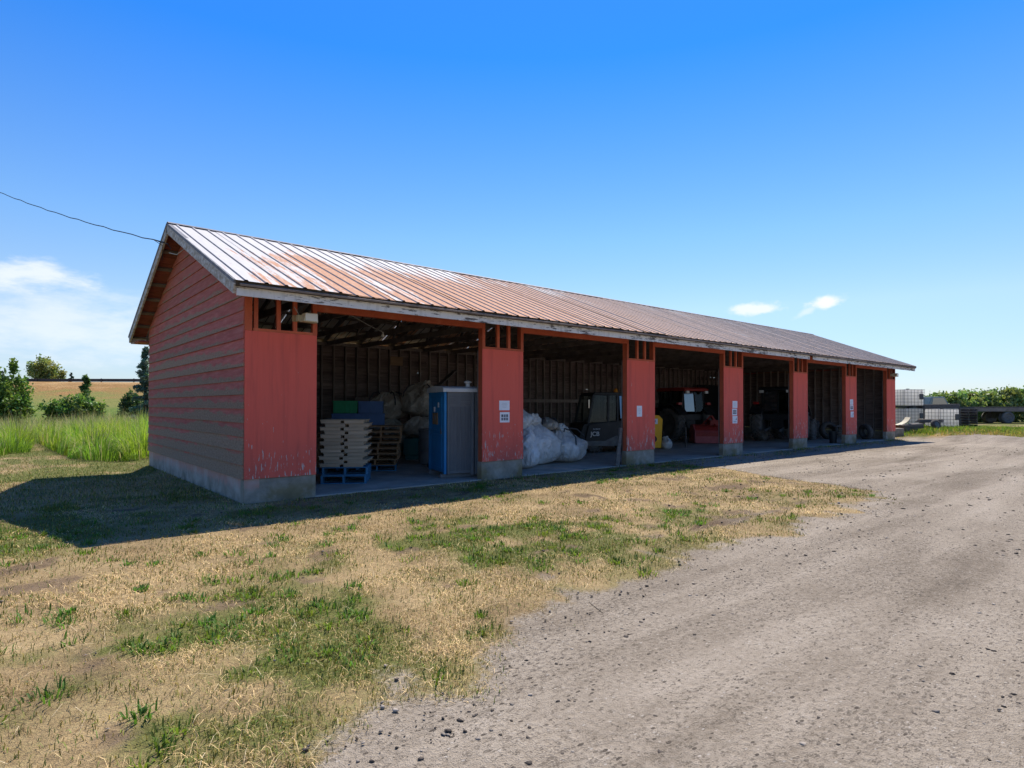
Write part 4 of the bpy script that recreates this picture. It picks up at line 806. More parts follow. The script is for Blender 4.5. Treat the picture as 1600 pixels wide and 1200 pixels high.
# ------------------------------------------------------------------ tractors
def tractor(loc, fwd, label, red='mred', sc=1.0, roofm='mred'):
    e = empty('farm_tractor', loc, math.atan2(fwd.y, fwd.x)); e.scale = (sc, sc, sc); tag(e, label, 'tractor')
    MB().box(-0.4, 2.5, -0.26, 0.26, 0.55, 0.95).build('chassis', MT['black'], e, bevel=0.02)
    h = MB(); h.prism([(1.0, 0.85), (1.0, 1.52), (1.6, 1.5), (2.45, 1.34), (2.6, 1.2), (2.6, 0.8)], -0.34, 0.34); h.build('hood', MT[red], e, bevel=0.04, seg=2)
    MB().box(2.605, 2.62, -0.26, 0.26, 0.86, 1.16).build('grille', MT['black'], e)
    MB().tube([(1.5, -0.42, 1.3), (1.5, -0.42, 2.4)], 0.045, 10).build('exhaust', MT['steel'], e)
    for sy in (-1, 1):
        wheel(e, 'rear_wheel', (0, sy * 0.82, 0.76), 0.76, 0.44, 0.42, RX90, 20, 'dustrubber', 'steel')
        wheel(e, 'front_wheel', (2.2, sy * 0.72, 0.5), 0.5, 0.3, 0.27, RX90, 16, 'dustrubber', 'steel')
        fd = MB(); pts_ = [(0.9 * math.cos(t), 0.76 + 0.9 * math.sin(t)) for t in np.linspace(R(25), R(150), 10)]; ins = [(0.86 * math.cos(t), 0.76 + 0.86 * math.sin(t)) for t in np.linspace(R(150), R(25), 10)]
        fd.prism(pts_ + ins, sy * 0.82 - 0.26, sy * 0.82 + 0.26); fd.build('fender', MT['black'], e)
    z0, z1 = 1.25, 2.22; C_ = [(1.02, 0.62, 0.9, 0.58), (0.2, 0.7, 0.2, 0.62), (-0.42, 0.62, -0.5, 0.58)]
    fr = MB()
    for sy in (-1, 1):
        for a_, b_, c_, d_ in C_: fr.bar((a_, sy * b_, z0 - .25), (c_, sy * d_, z1), 0.07, 0.07, (0, 1, 0))
        fr.bar((1.0, sy * .6, z0), (-0.42, sy * .62, z0), 0.05, 0.1)
    fr.box(-0.45, 1.0, -0.6, 0.6, 0.95, 1.2); fr.build('cab_frame', MT['black'], e)
    for sy in (-1, 1):
        for (a_, b_, c_, d_), (a2, b2, c2, d2) in zip(C_[:-1], C_[1:]): MB().add([(a_, sy * b_, z0), (a2, sy * b2, z0), (c2, sy * d2, z1), (c_, sy * d_, z1)], [(0, 1, 2, 3)]).build('side_window', MT['glass'], e)
    MB().add([(-0.57, -.05, z0 + .08), (-0.57, .52, z0 + .08), (-0.48, .50, z1 - .04), (-0.48, -.05, z1 - .04)], [(0, 1, 2, 3)]).build('rear_window', MT['glass2'], e)
    MB().add([(-0.56, -.55, z0 + .08), (-0.56, -.10, z0 + .08), (-0.50, -.10, z1 - .04), (-0.50, -.52, z1 - .04)], [(0, 1, 2, 3)]).build('rear_window', MT['glass'], e)
    MB().bar((-0.57, -.075, z0), (-0.47, -.075, z1), 0.05, 0.06, (1, 0, 0)).build('window_bar', MT['black'], e)
    MB().add([(1.03, -.58, z0), (1.03, .58, z0), (0.92, .54, z1), (0.92, -.54, z1)], [(0, 1, 2, 3)]).build('windscreen', MT['glass'], e)
    r = MB(); r.prism([(-0.72, 2.22), (-0.74, 2.3), (-0.6, 2.38), (0.9, 2.38), (1.1, 2.3), (1.08, 2.22)], -0.7, 0.7); r.build('cab_roof', MT[roofm], e, bevel=0.03, seg=2)
    for sy in (-1, 1):
        MB().box(-0.78, -0.70, sy * 0.55 - 0.08, sy * 0.55 + 0.08, 2.12, 2.23).build('work_light', MT['lampglass'], e)
        MB().box(-0.62, -0.5, sy * 0.84 - 0.1, sy * 0.84 + 0.1, 1.62, 1.72).build('tail_light', MT['redlens'], e)
    MB().box(0.1, 0.55, -0.25, 0.25, 1.2, 1.32).build('seat', MT['black'], e); MB().box(0.02, 0.12, -0.24, 0.24, 1.3, 1.85).build('seat_back', MT['black'], e)
    MB().tube([(0.8, 0.18 * math.cos(t), 1.6 + 0.18 * math.sin(t)) for t in np.linspace(0, 2 * math.pi, 17)], 0.015, 6).build('steering_wheel', MT['black'], e)
    for sy in (-0.3, 0.3): MB().bar((-0.4, sy, 0.6), (-1.1, sy, 0.5), 0.05, 0.09).build('hitch_arm', MT['steel'], e)
    return e
T1 = Vector((0.22, 0.975, 0))
tractor((20.35, 5.35, 0.012), T1, 'red roofed tractor parked nose in, left of fourth pier')
tractor((23.6, 2.6, 0.012), Vector((0.985, 0.17, 0)), 'tractor half hidden behind the fifth pier, showing both sides of it', sc=1.02, roofm='black')
im = empty('rotary_tiller', (20.0, 3.75, 0.012), math.atan2(-0.33, -0.944) + R(30)); tag(im, 'red rotary tiller behind the red roofed tractor', 'tiller')
# local y along the working width
hd = MB(); prof = [(0.42 * math.cos(t), 0.38 + 0.42 * math.sin(t)) for t in np.linspace(R(-10), R(190), 12)]; inn = [(0.38 * math.cos(t), 0.38 + 0.38 * math.sin(t)) for t in np.linspace(R(190), R(-10), 12)]
hd.prism(prof + inn, -0.85, 0.85); hd.build('hood', MT['mred'], im)
MB().box(0.36, 0.40, -0.83, 0.83, 0.02, 0.5).build('rear_flap', MT['pinkred'], im)
for sy in (-1, 1): MB().prism([(-0.42, 0.06), (-0.42, 0.5), (-0.2, 0.78), (0.2, 0.78), (0.44, 0.5), (0.44, 0.06)], sy * 0.86 - 0.02, sy * 0.86 + 0.02).build('side_plate', MT['pinkred'], im)
fr = MB(); fr.bar((-0.35, -0.35, 0.75), (-0.2, 0, 1.15), 0.06, 0.08).bar((-0.35, 0.35, 0.75), (-0.2, 0, 1.15), 0.06, 0.08).bar((-0.2, 0, 1.12), (0.35, 0, 0.72), 0.05, 0.06).box(-0.25, 0.25, -0.18, 0.18, 0.76, 0.98); fr.build('headstock', MT['mred'], im)
MB().tube([(0, -0.8, 0.36), (0, 0.8, 0.36)], 0.06, 10).build('rotor', MT['steel'], im)
tn = MB()
for q in range(12):
    y = -0.75 + q * 0.136; a = q * 1.1
    for k in range(3): t = a + k * 2.094; tn.bar((0.05 * math.cos(t), y, 0.36 + 0.05 * math.sin(t)), (0.30 * math.cos(t), y + 0.04, 0.36 + 0.30 * math.sin(t)), 0.05, 0.015)
tn.build('tines', MT['steel'], im)
bl = MB().box(25.2, 28.9, SW - 0.4, SW - 0.36, 0.3, 2.7).build('dark_sheet', MT['black']); tag(bl, 'dark sheet in front of the back wall behind the red tractor', 'sheet')  # plain flat black sheet set just off the back wall

# ------------------------------------------------------------------ tyres, frames and buckets in the far bays
def loose_tyre(loc, rot, rad, wid, label, mat='dustrubber'):
    e = empty('scrap_tyre', loc, rot=rot); tag(e, label, 'tyre', 'loose tyres in the far bays'); h = wid / 2; ri = rad * 0.56
    MB().lathe([(ri, -h * .8), (ri + (rad - ri) * .35, -h), (rad - .06, -h * .95), (rad, -h * .7), (rad, h * .7), (rad - .06, h * .95), (ri + (rad - ri) * .35, h), (ri, h * .8), (ri + .03, h * .6), (rad - .08, h * .5), (rad - .08, -h * .5), (ri + .03, -h * .6)], 32, None, True).build('tyre_casing', MT[mat], e, smooth=True)
    lm = MB()
    for q in range(26): a = 2 * math.pi * q / 26; lm.bar((rad * math.cos(a), rad * math.sin(a), -h * .6), (rad * math.cos(a + .1), rad * math.sin(a + .1), h * .6), 0.05, 0.03, (math.cos(a), math.sin(a), 0))
    lm.build('tread', MT[mat], e); return e
loose_tyre((28.05, 2.95, 0.43), (R(90), 0, R(28)), 0.43, 0.3, 'upright grey tyre right of the fifth pier')
loose_tyre((27.1, 1.95, 0.42), (R(72), 0, R(-38)), 0.42, 0.28, 'tyre leaning in the fifth bay with its open side showing', 'rubber')
loose_tyre((28.3, 0.75, 0.36), (R(82), 0, R(62)), 0.36, 0.24, 'narrow tyre leaning beside the last pier', 'rubber')
def bucket(loc, r, h, mat, label):
    e = empty('bucket', loc); tag(e, label, 'bucket'); MB().lathe([(0, 0.0), (r * .82, 0), (r, h), (r * 1.06, h), (r * 1.06, h - .03), (r * .97, h - .03), (r * .8, 0.02), (0, 0.02)], 20).build('bucket_body', MT[mat], e, smooth=False)
    MB().tube([(r * math.cos(t), 0, h - .02 + r * 0.5 * math.sin(t) * -0.9) for t in np.linspace(0, math.pi, 9)], 0.006, 5).build('bail', MT['steel'], e)
bucket((24.1, 0.55, 0.012), 0.17, 0.5, 'black', 'black bin standing against the sixth pier')
bucket((28.2, 1.35, 0.012), 0.15, 0.3, 'whiteplastic', 'small white bucket near the leaning tyre')
fm = empty('wooden_stool', (27.25, 1.35, 0.012), R(-8)); tag(fm, 'small open wooden stool standing in the last bay', 'stool')
for x in (-0.22, 0.22):
    for y in (-0.2, 0.2): MB().box(x - .025, x + .025, y - .025, y + .025, 0, 0.68).build('leg', MT['greywood'], fm)
for y in (-0.2, 0.2): MB().box(-0.194, 0.194, y - .02, y + .02, 0.6, 0.66).build('rail', MT['greywood'], fm); MB().box(-0.194, 0.194, y - .02, y + .02, 0.28, 0.33).build('rail', MT['greywood'], fm)
gt = empty('metal_rack', (17.2, 3.2, 0.012), R(35)); tag(gt, 'thin grey metal rack standing dim in the fourth bay', 'rack')
for z in (0.15, 0.4, 0.65): MB().tube([(-0.5, 0, z), (0.5, 0, z)], 0.018, 6).build('rail', MT['steel'], gt)
for x in (-0.5, 0.0, 0.5): MB().tube([(x, 0, 0), (x, 0, 0.75)], 0.02, 6).build('post', MT['steel'], gt)
pw = MB().box(7.1, 7.57, SW - 0.155, SW - 0.135, 2.96, 3.26).build('plywood_sheet', MT['ply']); tag(pw, 'tan plywood square nailed high on the back studs', 'plywood')

# ------------------------------------------------------------------ lights, cable, notices
def flood(loc, label, plank=True):
    e = empty('security_light', loc); tag(e, label, 'security light')
    if plank: MB().box(-0.22, 0.22, -0.005, 0.02, -0.05, 0.06).build('mounting_board', MT['ply'], e)
    MB().box(-0.16, -0.08, -0.09, -0.006, -0.04, 0.06).build('bracket', MT['cream'], e)
    h = MB(); h.prism([(-0.12, -0.06), (-0.08, 0.09), (0.13, 0.09), (0.14, -0.07)], -0.24, -0.06); h.build('housing', MT['cream'], e, bevel=0.012, seg=2)
    MB().box(-0.085, 0.125, -0.246, -0.241, -0.045, 0.075).build('lens', MT['lampglass'], e)
    MB().tube([(-0.12, -0.05, 0.05), (-0.16, -0.06, 0.12), (-0.2, -0.02, 0.2)], 0.006, 6).build('lead', MT['whitewire'], e)
flood((0.99, -0.02, 3.08), 'cream security light on the first pier at the near corner'); flood((29.35, -0.02, 3.05), 'pale security light on the last pier at the far end')
bb = empty('hanging_bulb', (3.59, 2.04, 3.2)); tag(bb, 'bare light bulb hanging under the rafters of first bay', 'light bulb')
MB().lathe([(0, -0.06), (0.03, -0.05), (0.035, -0.02), (0.018, 0.02), (0.018, 0.06), (0, 0.06)], 12).build('bulb', MT['lampglass'], bb, smooth=True)
MB().tube([(0, 0, 0.06), (-0.6, -0.5, 0.11), (-1.3, -1.2, 0.16), (-2.0, -1.8, 0.2), (-2.4, -1.98, 0.22)], 0.007, 5).build('flex', MT['whitewire'], bb)
cb = empty('power_cable', (0, 0, 0)); tag(cb, 'black overhead power cable running to the near gable peak', 'cable')
PA = Vector((-0.42, 4.1, 5.02)); PBv = CAM + dirpx(0, 284) * (18 / dirpx(0, 284).dot(f2)); PBv = PA + (PBv - PA) * 1.9
cpts = []
for t in np.linspace(0, 1, 40):
    p = PA.lerp(PBv, t); p.z -= 4 * 0.32 * t * (1 - t); p.z += 0.012 * math.sin(t * 90); cpts.append(p)
MB().tube(cpts, 0.011, 6).build('line', MT['wire'], cb)
q0 = cpts[1]; MB().tube([q0, q0 + Vector((0.14, -0.05, -0.05)), Vector((-0.37, 4.0, 4.98)), Vector((-0.33, 3.9, 4.85))], 0.007, 5).build('drop_wire', MT['wire'], cb)
MB().tube([q0, Vector((-0.4, 4.35, 5.0)), Vector((-0.38, 4.5, 4.72))], 0.007, 5).build('drop_wire', MT['wire'], cb)
MB().tube([(-0.3, 4.25, 4.85), (-0.2, 4.0, 4.78), (-0.12, 3.75, 4.86), (-0.05, 3.5, 4.95)], 0.008, 5).build('service_lead', MT['whitewire'], cb)
def notice(x, z, w, h, label, style, rz=0.0):
    e = empty('paper_notice', (x, -0.0135, z), rot=(0, rz, 0)); tag(e, label, 'notice', 'paper notices on the piers')
    MB().box(-w / 2, w / 2, -0.004, 0.0, -h / 2, h / 2).build('sheet', MT['paper'], e)
    if style == 'text':
        for q in range(4): ww = w * (0.22, 0.28, 0.26, 0.18)[q]; MB().box(-ww, ww, -0.006, -0.0045, h * (0.22 - 0.14 * q) - h * .014, h * (0.22 - 0.14 * q) + h * .014).build('print_line', MT['faintink'], e)
    elif style == 'icons':
        for i in range(3):
            for j in range(2):
                x0 = -w * 0.36 + i * w * 0.25; z0_ = -h * 0.3 + j * h * 0.32; MB().box(x0, x0 + w * 0.2, -0.006, -0.0045, z0_, z0_ + h * 0.26).build('pictogram', MT['ink'], e)
    elif style == 'corner':
        MB().prism([(w * 0.12, -h * .05), (w * 0.34, -h * .05), (w * .34, h * .3)], -0.006, -0.0045).build('print_block', MT['ink'], e)
        MB().box(-w * .3, w * .3, -0.006, -0.0045, -h * .34, -h * .22).build('print_line', MT['faintink'], e)
def pix_on_wall(u, v):
    w = f2 * 946.03 + r3 * (u - 800) + u3 * (622.13 - v); t = (-0.014 - CAM.y) / w.y; p = CAM + w * t; return p.x, p.z
def npx(u0, v0, u1, v1, label, style):
    x0, z1_ = pix_on_wall(u0, (v0)); x1, z0_ = pix_on_wall(u1, v1); _, zc = pix_on_wall((u0 + u1) / 2, (v0 + v1) / 2); _, za = pix_on_wall((u0 + u1) / 2, v0); _, zb = pix_on_wall((u0 + u1) / 2, v1)
    notice((x0 + x1) / 2, zc, x1 - x0, za - zb, label, style)
npx(780, 626, 796, 641, 'upper notice with print lines on the second pier', 'text'); npx(781, 644, 796, 660, 'lower notice with dark pictures on the second pier', 'icons')
npx(995, 634, 1003, 651, 'single white notice on the third pier', 'text')
npx(1144.5, 626.5, 1152, 637.5, 'top one of three notices on the fourth pier', 'text'); npx(1144, 638.5, 1151.5, 649, 'middle notice with dark pictures on fourth pier', 'icons'); npx(1144.5, 650, 1152, 661.5, 'bottom notice with a dark corner on fourth pier', 'corner')
npx(1328, 624, 1333, 632.5, 'top one of three notices on the sixth pier', 'text'); npx(1328, 633, 1333.3, 641, 'middle notice with dark pictures on sixth pier', 'icons'); npx(1329, 643, 1333.8, 652, 'bottom notice with a dark corner on sixth pier', 'corner')

# ------------------------------------------------------------------ behind and right of the shed
_m = MT['tank']; _t = _m.node_tree; _tr = _t.nodes.new('ShaderNodeBsdfTranslucent'); _tr.inputs[0].default_value = (0.85, 0.83, 0.78, 1); _mx = _t.nodes.new('ShaderNodeMixShader'); _mx.inputs[0].default_value = 0.62
_b = [n for n in _t.nodes if n.type == 'BSDF_PRINCIPLED'][0]; _o = [n for n in _t.nodes if n.type == 'OUTPUT_MATERIAL'][0]; _t.links.new(_b.outputs[0], _mx.inputs[1]); _t.links.new(_tr.outputs[0], _mx.inputs[2]); _t.links.new(_mx.outputs[0], _o.inputs[0])
ZB = 0.33
def gzf(x, y): return float(gz(x, y))
def ibc(loc, rz, label):
    e = empty('bulk_tank', loc, rz); tag(e, label, 'tank', 'white caged bulk tanks'); w, d, h = 1.3, 1.05, 0.95
    MB().box(-w / 2 + .03, w / 2 - .03, -d / 2 + .03, d / 2 - .03, 0.14, 0.14 + h).build('tank_body', MT['tank'], e, bevel=0.06, seg=3, smooth=False)
    c = MB()
    for q in range(7):
        x = -w / 2 + q * w / 6
        for y in (-d / 2, d / 2): c.tube([(x, y, 0.12), (x, y, 0.14 + h)], 0.0085, 5)
    for q in range(5):
        y = -d / 2 + (q + .5) * d / 5
        for x in (-w / 2, w / 2): c.tube([(x, y, 0.12), (x, y, 0.14 + h)], 0.0085, 5)
    for q in range(6):
        z = 0.16 + q * h / 5.2
        c.tube([(-w / 2, -d / 2, z), (w / 2, -d / 2, z), (w / 2, d / 2, z), (-w / 2, d / 2, z), (-w / 2, -d / 2, z)], 0.0085, 5)
    tag(c.build('cage', MT['galv'], e), kind='stuff')
    MB().box(w / 2 - 0.36, w / 2 - 0.08, -d / 2 - .02, -d / 2 - .012, 0.5, 0.82).build('label_plate', MT['galv'], e)
    MB().lathe([(0.09, 0), (0.09, 0.05), (0, 0.05)], 14, Matrix.Translation((0, 0, 0.14 + h))).build('cap', MT['black'], e)
    for x in (-w / 2 + .09, 0, w / 2 - .09): MB().box(x - .08, x + .08, -d / 2, d / 2, 0, 0.1).build('foot', MT['black'], e)
    MB().box(-w / 2, w / 2, -d / 2 - .001, d / 2 + .001, 0.1, 0.125).build('tray', MT['black'], e)
    return e
RB = math.atan2(rt.y, rt.x)
def at(u, v, z): w = f2 * 946.03 + r3 * (u - 800) + u3 * (622.13 - v); t = (z - CAM.z) / w.z; return CAM + w * t
def atd(u, dep): w = f2 * 946.03 + r3 * (u - 800); p = CAM + w * (dep / 946.03); return p.x, p.y
x, y = atd(1471, 33.2); ibc((x, y, gzf(x, y) - 0.02), RB + R(12), 'single caged tank standing alone in front of the timber')
x, y = atd(1418, 36.0); zz = gzf(x, y); ibc((x, y, zz), RB + R(10), 'lower caged tank of the pair beside the shed'); ibc((x + .04, y, zz + 1.12), RB + R(7), 'upper caged tank stacked on the pair beside the shed')
darkP = pallet_meshes(MT['greywood'], 1.1, 1.0, 0.15)
for u, nm in ((1503, 'right hand'), (1449, 'left hand')):
    x, y = atd(u, 36.3)
    for i in range(7): pallet(darkP[:1] + darkP[2:5] + darkP[6:10] , (x + pr.uniform(-.03, .03), y, gzf(x, y) + 0.155 * i), RB + R(6) + pr.uniform(-.04, .04), 'dark old pallet, ' + ORD[6 - i] + ' in the ' + nm + ' yard stack', 'dark pallets in the ' + nm + ' yard stack')
x0_, y0_ = atd(1437, 36.2); x1_, y1_ = atd(1496, 36.5)
tag(MB().bar((x0_, y0_, ZB + 1.22), (x1_, y1_, ZB + 1.26), 0.35, 0.26).build('timber_beam', MT['greywood'], bevel=0.01), 'long grey timber beam laid across the yard pallet stacks', 'beam')
# old truck cab behind the pallets
x, y = atd(1452, 40.5); tk = empty('parked_truck', (x, y, gzf(x, y)), RB + R(15)); tag(tk, 'old pale green truck cab showing above the timber beam', 'truck')
b = MB(); b.prism([(-1.0, 0.5), (-1.0, 1.25), (-0.75, 1.85), (0.35, 1.85), (0.75, 1.3), (1.5, 1.2), (1.6, 0.5)], -0.8, 0.8); b.build('cab_body', rough_mat('pale_green_paint', (0.16, 0.21, 0.19), (0.24, 0.29, 0.27), sc=3, rough=0.5, bump=0.05), tk, bevel=0.04, seg=2)
MB().add([(0.41, -.7, 1.8), (0.41, .7, 1.8), (0.76, .74, 1.33), (0.76, -.74, 1.33)], [(0, 1, 2, 3)]).build('windscreen', MT['glass2'], tk)
MB().add([(-0.7, -.806, 1.3), (0.6, -.806, 1.3), (0.28, -.806, 1.78), (-0.62, -.806, 1.78)], [(0, 1, 2, 3)]).build('side_window', MT['glass2'], tk)
for xx in (-0.6, 1.0):
    for sy in (-1, 1): wheel(tk, 'wheel', (xx, sy * 0.72, 0.36), 0.36, 0.22, 0.2, RX90)
MB().box(1.58, 1.66, -0.75, 0.75, 0.42, 0.6).build('bumper', MT['steel'], tk)
for sy in (-1, 1): MB().lathe([(0, 0), (0.1, 0), (0.1, 0.03), (0, 0.035)], 14, Matrix.Translation((1.58, sy * 0.55, 0.9)) @ Matrix.Rotation(R(90), 4, 'Y')).build('headlight', MT['lampglass'], tk)
# flatbed trailer
x, y = atd(1572, 44.0); ft = empty('flatbed_trailer', (x, y, gzf(x, y)), RB + R(-4)); tag(ft, 'dark flatbed trailer parked in front of the hedge', 'trailer')
for q in range(9): MB().box(-2.9, 4.2, -1.1 + q * 0.245, -1.1 + q * 0.245 + 0.235, 1.12, 1.19).build('deck_plank', MT['greywood'], ft)
for y_ in (-1.06, -0.4, 0.4, 1.06): MB().box(-2.9, 4.2, y_ - .04, y_ + .04, 0.86, 1.118).build('frame_rail', MT['darkwood'], ft)
MB().tube([(-0.6, -1.1, 0.42), (-0.6, 1.1, 0.42)], 0.06, 8).build('axle', MT['steel'], ft); MB().box(-0.7, -0.5, -0.45, 0.45, 0.42, 0.86).build('suspension', MT['steel'], ft)
for sy in (-1, 1):
    for o in (0.0, 0.26): wheel(ft, 'wheel', (-0.6, sy * (0.72 + o), 0.42), 0.42, 0.24, 0.24, RX90, 0, 'dustrubber', 'steel')
MB().box(-2.95, -2.85, -1.12, 1.12, 0.84, 1.2).build('end_board', MT['greywood'], ft); MB().box(3.3, 3.4, -0.05, 0.05, 0.0, 0.86).build('stand_leg', MT['steel'], ft)
# small things by the far pier
x, y = atd(1399, 31.5); sc_ = empty('metal_scoop', (x, y, gzf(x, y) + 0.3), RB + R(-20)); tag(sc_, 'cream curved metal scoop propped behind the last pier', 'scoop')
m_ = MB(); o_ = [(0.62 * math.sin(t) , 0.62 - 0.62 * math.cos(t)) for t in np.linspace(-0.5, 1.25, 12)]; i_ = [(0.58 * math.sin(t), 0.62 - 0.58 * math.cos(t)) for t in np.linspace(1.25, -0.5, 12)]
m_.prism(o_ + i_, -0.5, 0.5); m_.build('scoop_plate', MT['cream'], sc_); MB().box(-0.3, 0.5, -0.45, 0.45, -0.25, 0.0).build('block', MT['rust'], sc_)
x, y = atd(1401, 30.2); tag(MB().box(-0.5, 0.2, -0.25, 0.25, -0.1, 0.42).build('concrete_block', MT['conc'], bevel=0.02, loc=(x, y, gzf(x, y)), rot=(0, 0, RB)), 'concrete block against the outside of the last pier', 'block')
x, y = atd(1423, 31.0); tag(MB().box(-0.55, 0.55, -0.22, 0.22, -0.05, 0.38).build('squared_log', MT['greywood'], bevel=0.03, loc=(x, y, gzf(x, y)), rot=(0, R(-4), RB + R(8))), 'short squared grey log lying in the green grass', 'log')
x, y = atd(1452, 32.4); bs = empty('board_pile', (x, y, gzf(x, y)), RB); tag(bs, 'low pile of boards left of the lone tank', 'board pile')
for q in range(4): MB().box(-0.7 + .05 * q, 0.6 + .04 * q, -0.2 + .03 * q, 0.1, 0.36 + q * 0.045, 0.40 + q * 0.045).build('board', MT['palewood' if q == 3 else 'greywood'], bs)
for xx in (-0.5, 0.4): MB().box(xx, xx + .1, -0.15, 0.08, -0.1, 0.358).build('bearer', MT['greywood'], bs)
x, y = atd(1462, 31.6); t_ = wheel(None, 'old_tyre', (x, y, gzf(x, y) + 0.25), 0.27, 0.2, 0.15, (R(70), 0, RB + R(20))); tag(t_, 'small dark wheel leaning at the left of the lone tank', 'wheel')

# ------------------------------------------------------------------ embankment, rail, far trees
def embank():
    a = Vector((-60, 135, 0)); b_ = Vector((150, -42, 0)); d = (b_ - a).normalized()
    a = Vector((-0.01, 85.3, 0)); d = Vector((10.9, -9.2, 0)).normalized(); nrm = Vector((d.y, -d.x, 0))
    if nrm.dot(CAM - a) < 0: nrm = -nrm
    prof = [(26, -0.3), (20, 0.1), (13, 1.3), (6, 3.0), (2.5, 4.15), (1.2, 4.42), (-3, 4.45), (-7, 4.2), (-20, 0.0)]
    us = np.linspace(-160, 30, 150); V = []
    for u_ in us:
        for o, z in prof:
            p = a + d * float(u_) + nrm * o; k = 0.25 * (float(fbm(u_ * 0.15, o * 0.2, 3)) - 0.5); V.append((p.x, p.y, z + (k if -2 > o or o > 1.3 else 0) - 0.004 * max(0, float(u_))))
    n = len(prof); I = np.arange(len(us) * n).reshape(len(us), n); F = np.stack([I[:-1, :-1].ravel(), I[:-1, 1:].ravel(), I[1:, 1:].ravel(), I[1:, :-1].ravel()], 1)
    k = N('dry_embankment_grass'); X = k.sep(k.pos); q = k.noise(k.scale(k.pos, (0.3, 0.3, 2.0)), 1.0, 5, 0.65)
    col = k.ramp(k.math('ADD', k.lin(X[2], 0.5, 4.2, 0.0, 0.62), k.math('MULTIPLY', k.math('SUBTRACT', q, 0.18), 0.8)), [(0.3, (0.12, 0.17, 0.035)), (0.56, (0.21, 0.20, 0.06)), (0.76, (0.30, 0.17, 0.065)), (0.98, (0.42, 0.27, 0.12))])
    k.bump(k.noise(k.pos, 4, 4, 0.7), 0.8, 0.2); mt = k.fin(col, 0.95, 0, 0.1)
    o = place('embankment', npmesh('embankment', np.array(V), F, mt, smooth=True)); tag(o, 'long grassy embankment with dry brown top behind field', kind='structure')
    r = empty('guard_rail', (0, 0, 0)); tag(r, 'dark low rail running along the top of the embankment', 'rail')
    def P(u_, o, z): p = a + d * u_ + nrm * o; return (p.x, p.y, z)
    MB().bar(P(-160, 0.5, 4.72), P(25, 0.5, 4.62), 0.1, 0.36).build('beam', MT['guard'], r)
    for q in range(46): MB().box(-.06, .06, -.06, .06, 0, 0.85).build('post', MT['guard'], r, loc=P(-159 + q * 4, 0.62, 4.0))
embank()
def leafmesh(pts, size, col, seed, flat=0.0, asp=1.7):
    """pts (n,3); one folded leaf quad per point"""
    r = np.random.default_rng(seed); n = len(pts)
    a = r.normal(size=(n, 3)); a[:, 2] *= 1 - flat; a /= np.linalg.norm(a, axis=1)[:, None]
    b = r.normal(size=(n, 3)); b -= a * (a * b).sum(1)[:, None]; b /= np.linalg.norm(b, axis=1)[:, None]
    s = size * r.uniform(0.6, 1.3, n)[:, None]
    L = a * s * asp * 0.5; Wd = b * s * 0.5
    V = np.stack([pts - L, pts + Wd, pts + L, pts - Wd], 1).reshape(-1, 3); F = np.arange(4 * n).reshape(n, 4)
    return V, F, np.repeat(col, 4, 0)
def tint(r, n, base, var=0.25):
    b = np.array(base); k = r.uniform(1 - var, 1 + var, (n, 1)); h = r.uniform(-0.15, 0.15, (n, 1)); c = b[None, :] * k; c[:, 0:1] *= 1 + h * 1.6; return c
def broadleaf(loc, h, blobs, nl, size, base, label, cat, seed, group=None, trunk=0.14, name='broadleaf_tree', stems=1, twigs=10):
    r = np.random.default_rng(seed); e = empty(name, loc); tag(e, label, cat, group); pts = []; cols = []
    tv = sum(b[3] * b[4] * b[5] for b in blobs)
    for cx, cy, cz, rx_, ry_, rz_ in blobs:
        m = max(10, int(nl * rx_ * ry_ * rz_ / tv)); nc = max(6, m // 55)
        c = r.normal(size=(nc, 3)); c /= np.linalg.norm(c, axis=1)[:, None]; c *= (r.uniform(0.35, 1.0, nc)**0.5)[:, None]
        cc = tint(r, nc, base, 0.35); idx = r.integers(0, nc, m); spread = 0.24
        p = c[idx] + r.normal(size=(m, 3)) * spread * 0.75; p *= np.array([rx_, ry_, rz_]); pts.append(p + np.array([cx, cy, cz])); cols.append(cc[idx] * r.uniform(0.8, 1.2, (m, 1)))
    pts = np.concatenate(pts); cols = np.concatenate(cols); ok = pts[:, 2] > 0.05; pts = pts[ok]; cols = cols[ok]
    V, F, C_ = leafmesh(pts, size, cols, seed); place('crown', npmesh('crown', V, F, MT['leaf'], C_), e)
    t = MB()
    for s_ in range(stems):
        ox = 0.0 if stems == 1 else (s_ - stems / 2) * 0.35
        t.tube([(ox, 0, -0.2), (ox * 1.2 + .05, 0.03, h * 0.25), (ox * 1.6 - .05, -0.05, h * 0.5), (ox * 2, 0, h * 0.8)], [trunk, trunk * .8, trunk * .5, trunk * .15], 8)
    t.build('trunk', MT['bark'], e, smooth=True)
    l = MB()
    for q in range(twigs):
        b = blobs[q % len(blobs)]; z0 = h * r.uniform(0.2, 0.5); tgt = np.array(b[:3]) + r.normal(size=3) * np.array(b[3:]) * 0.45
        l.tube([(0, 0, z0), (tgt[0] * .5, tgt[1] * .5, z0 + (tgt[2] - z0) * .6), tuple(tgt)], [trunk * .4, trunk * .25, trunk * .06], 5)
    l.build('limbs', MT['bark'], e, smooth=True); return e
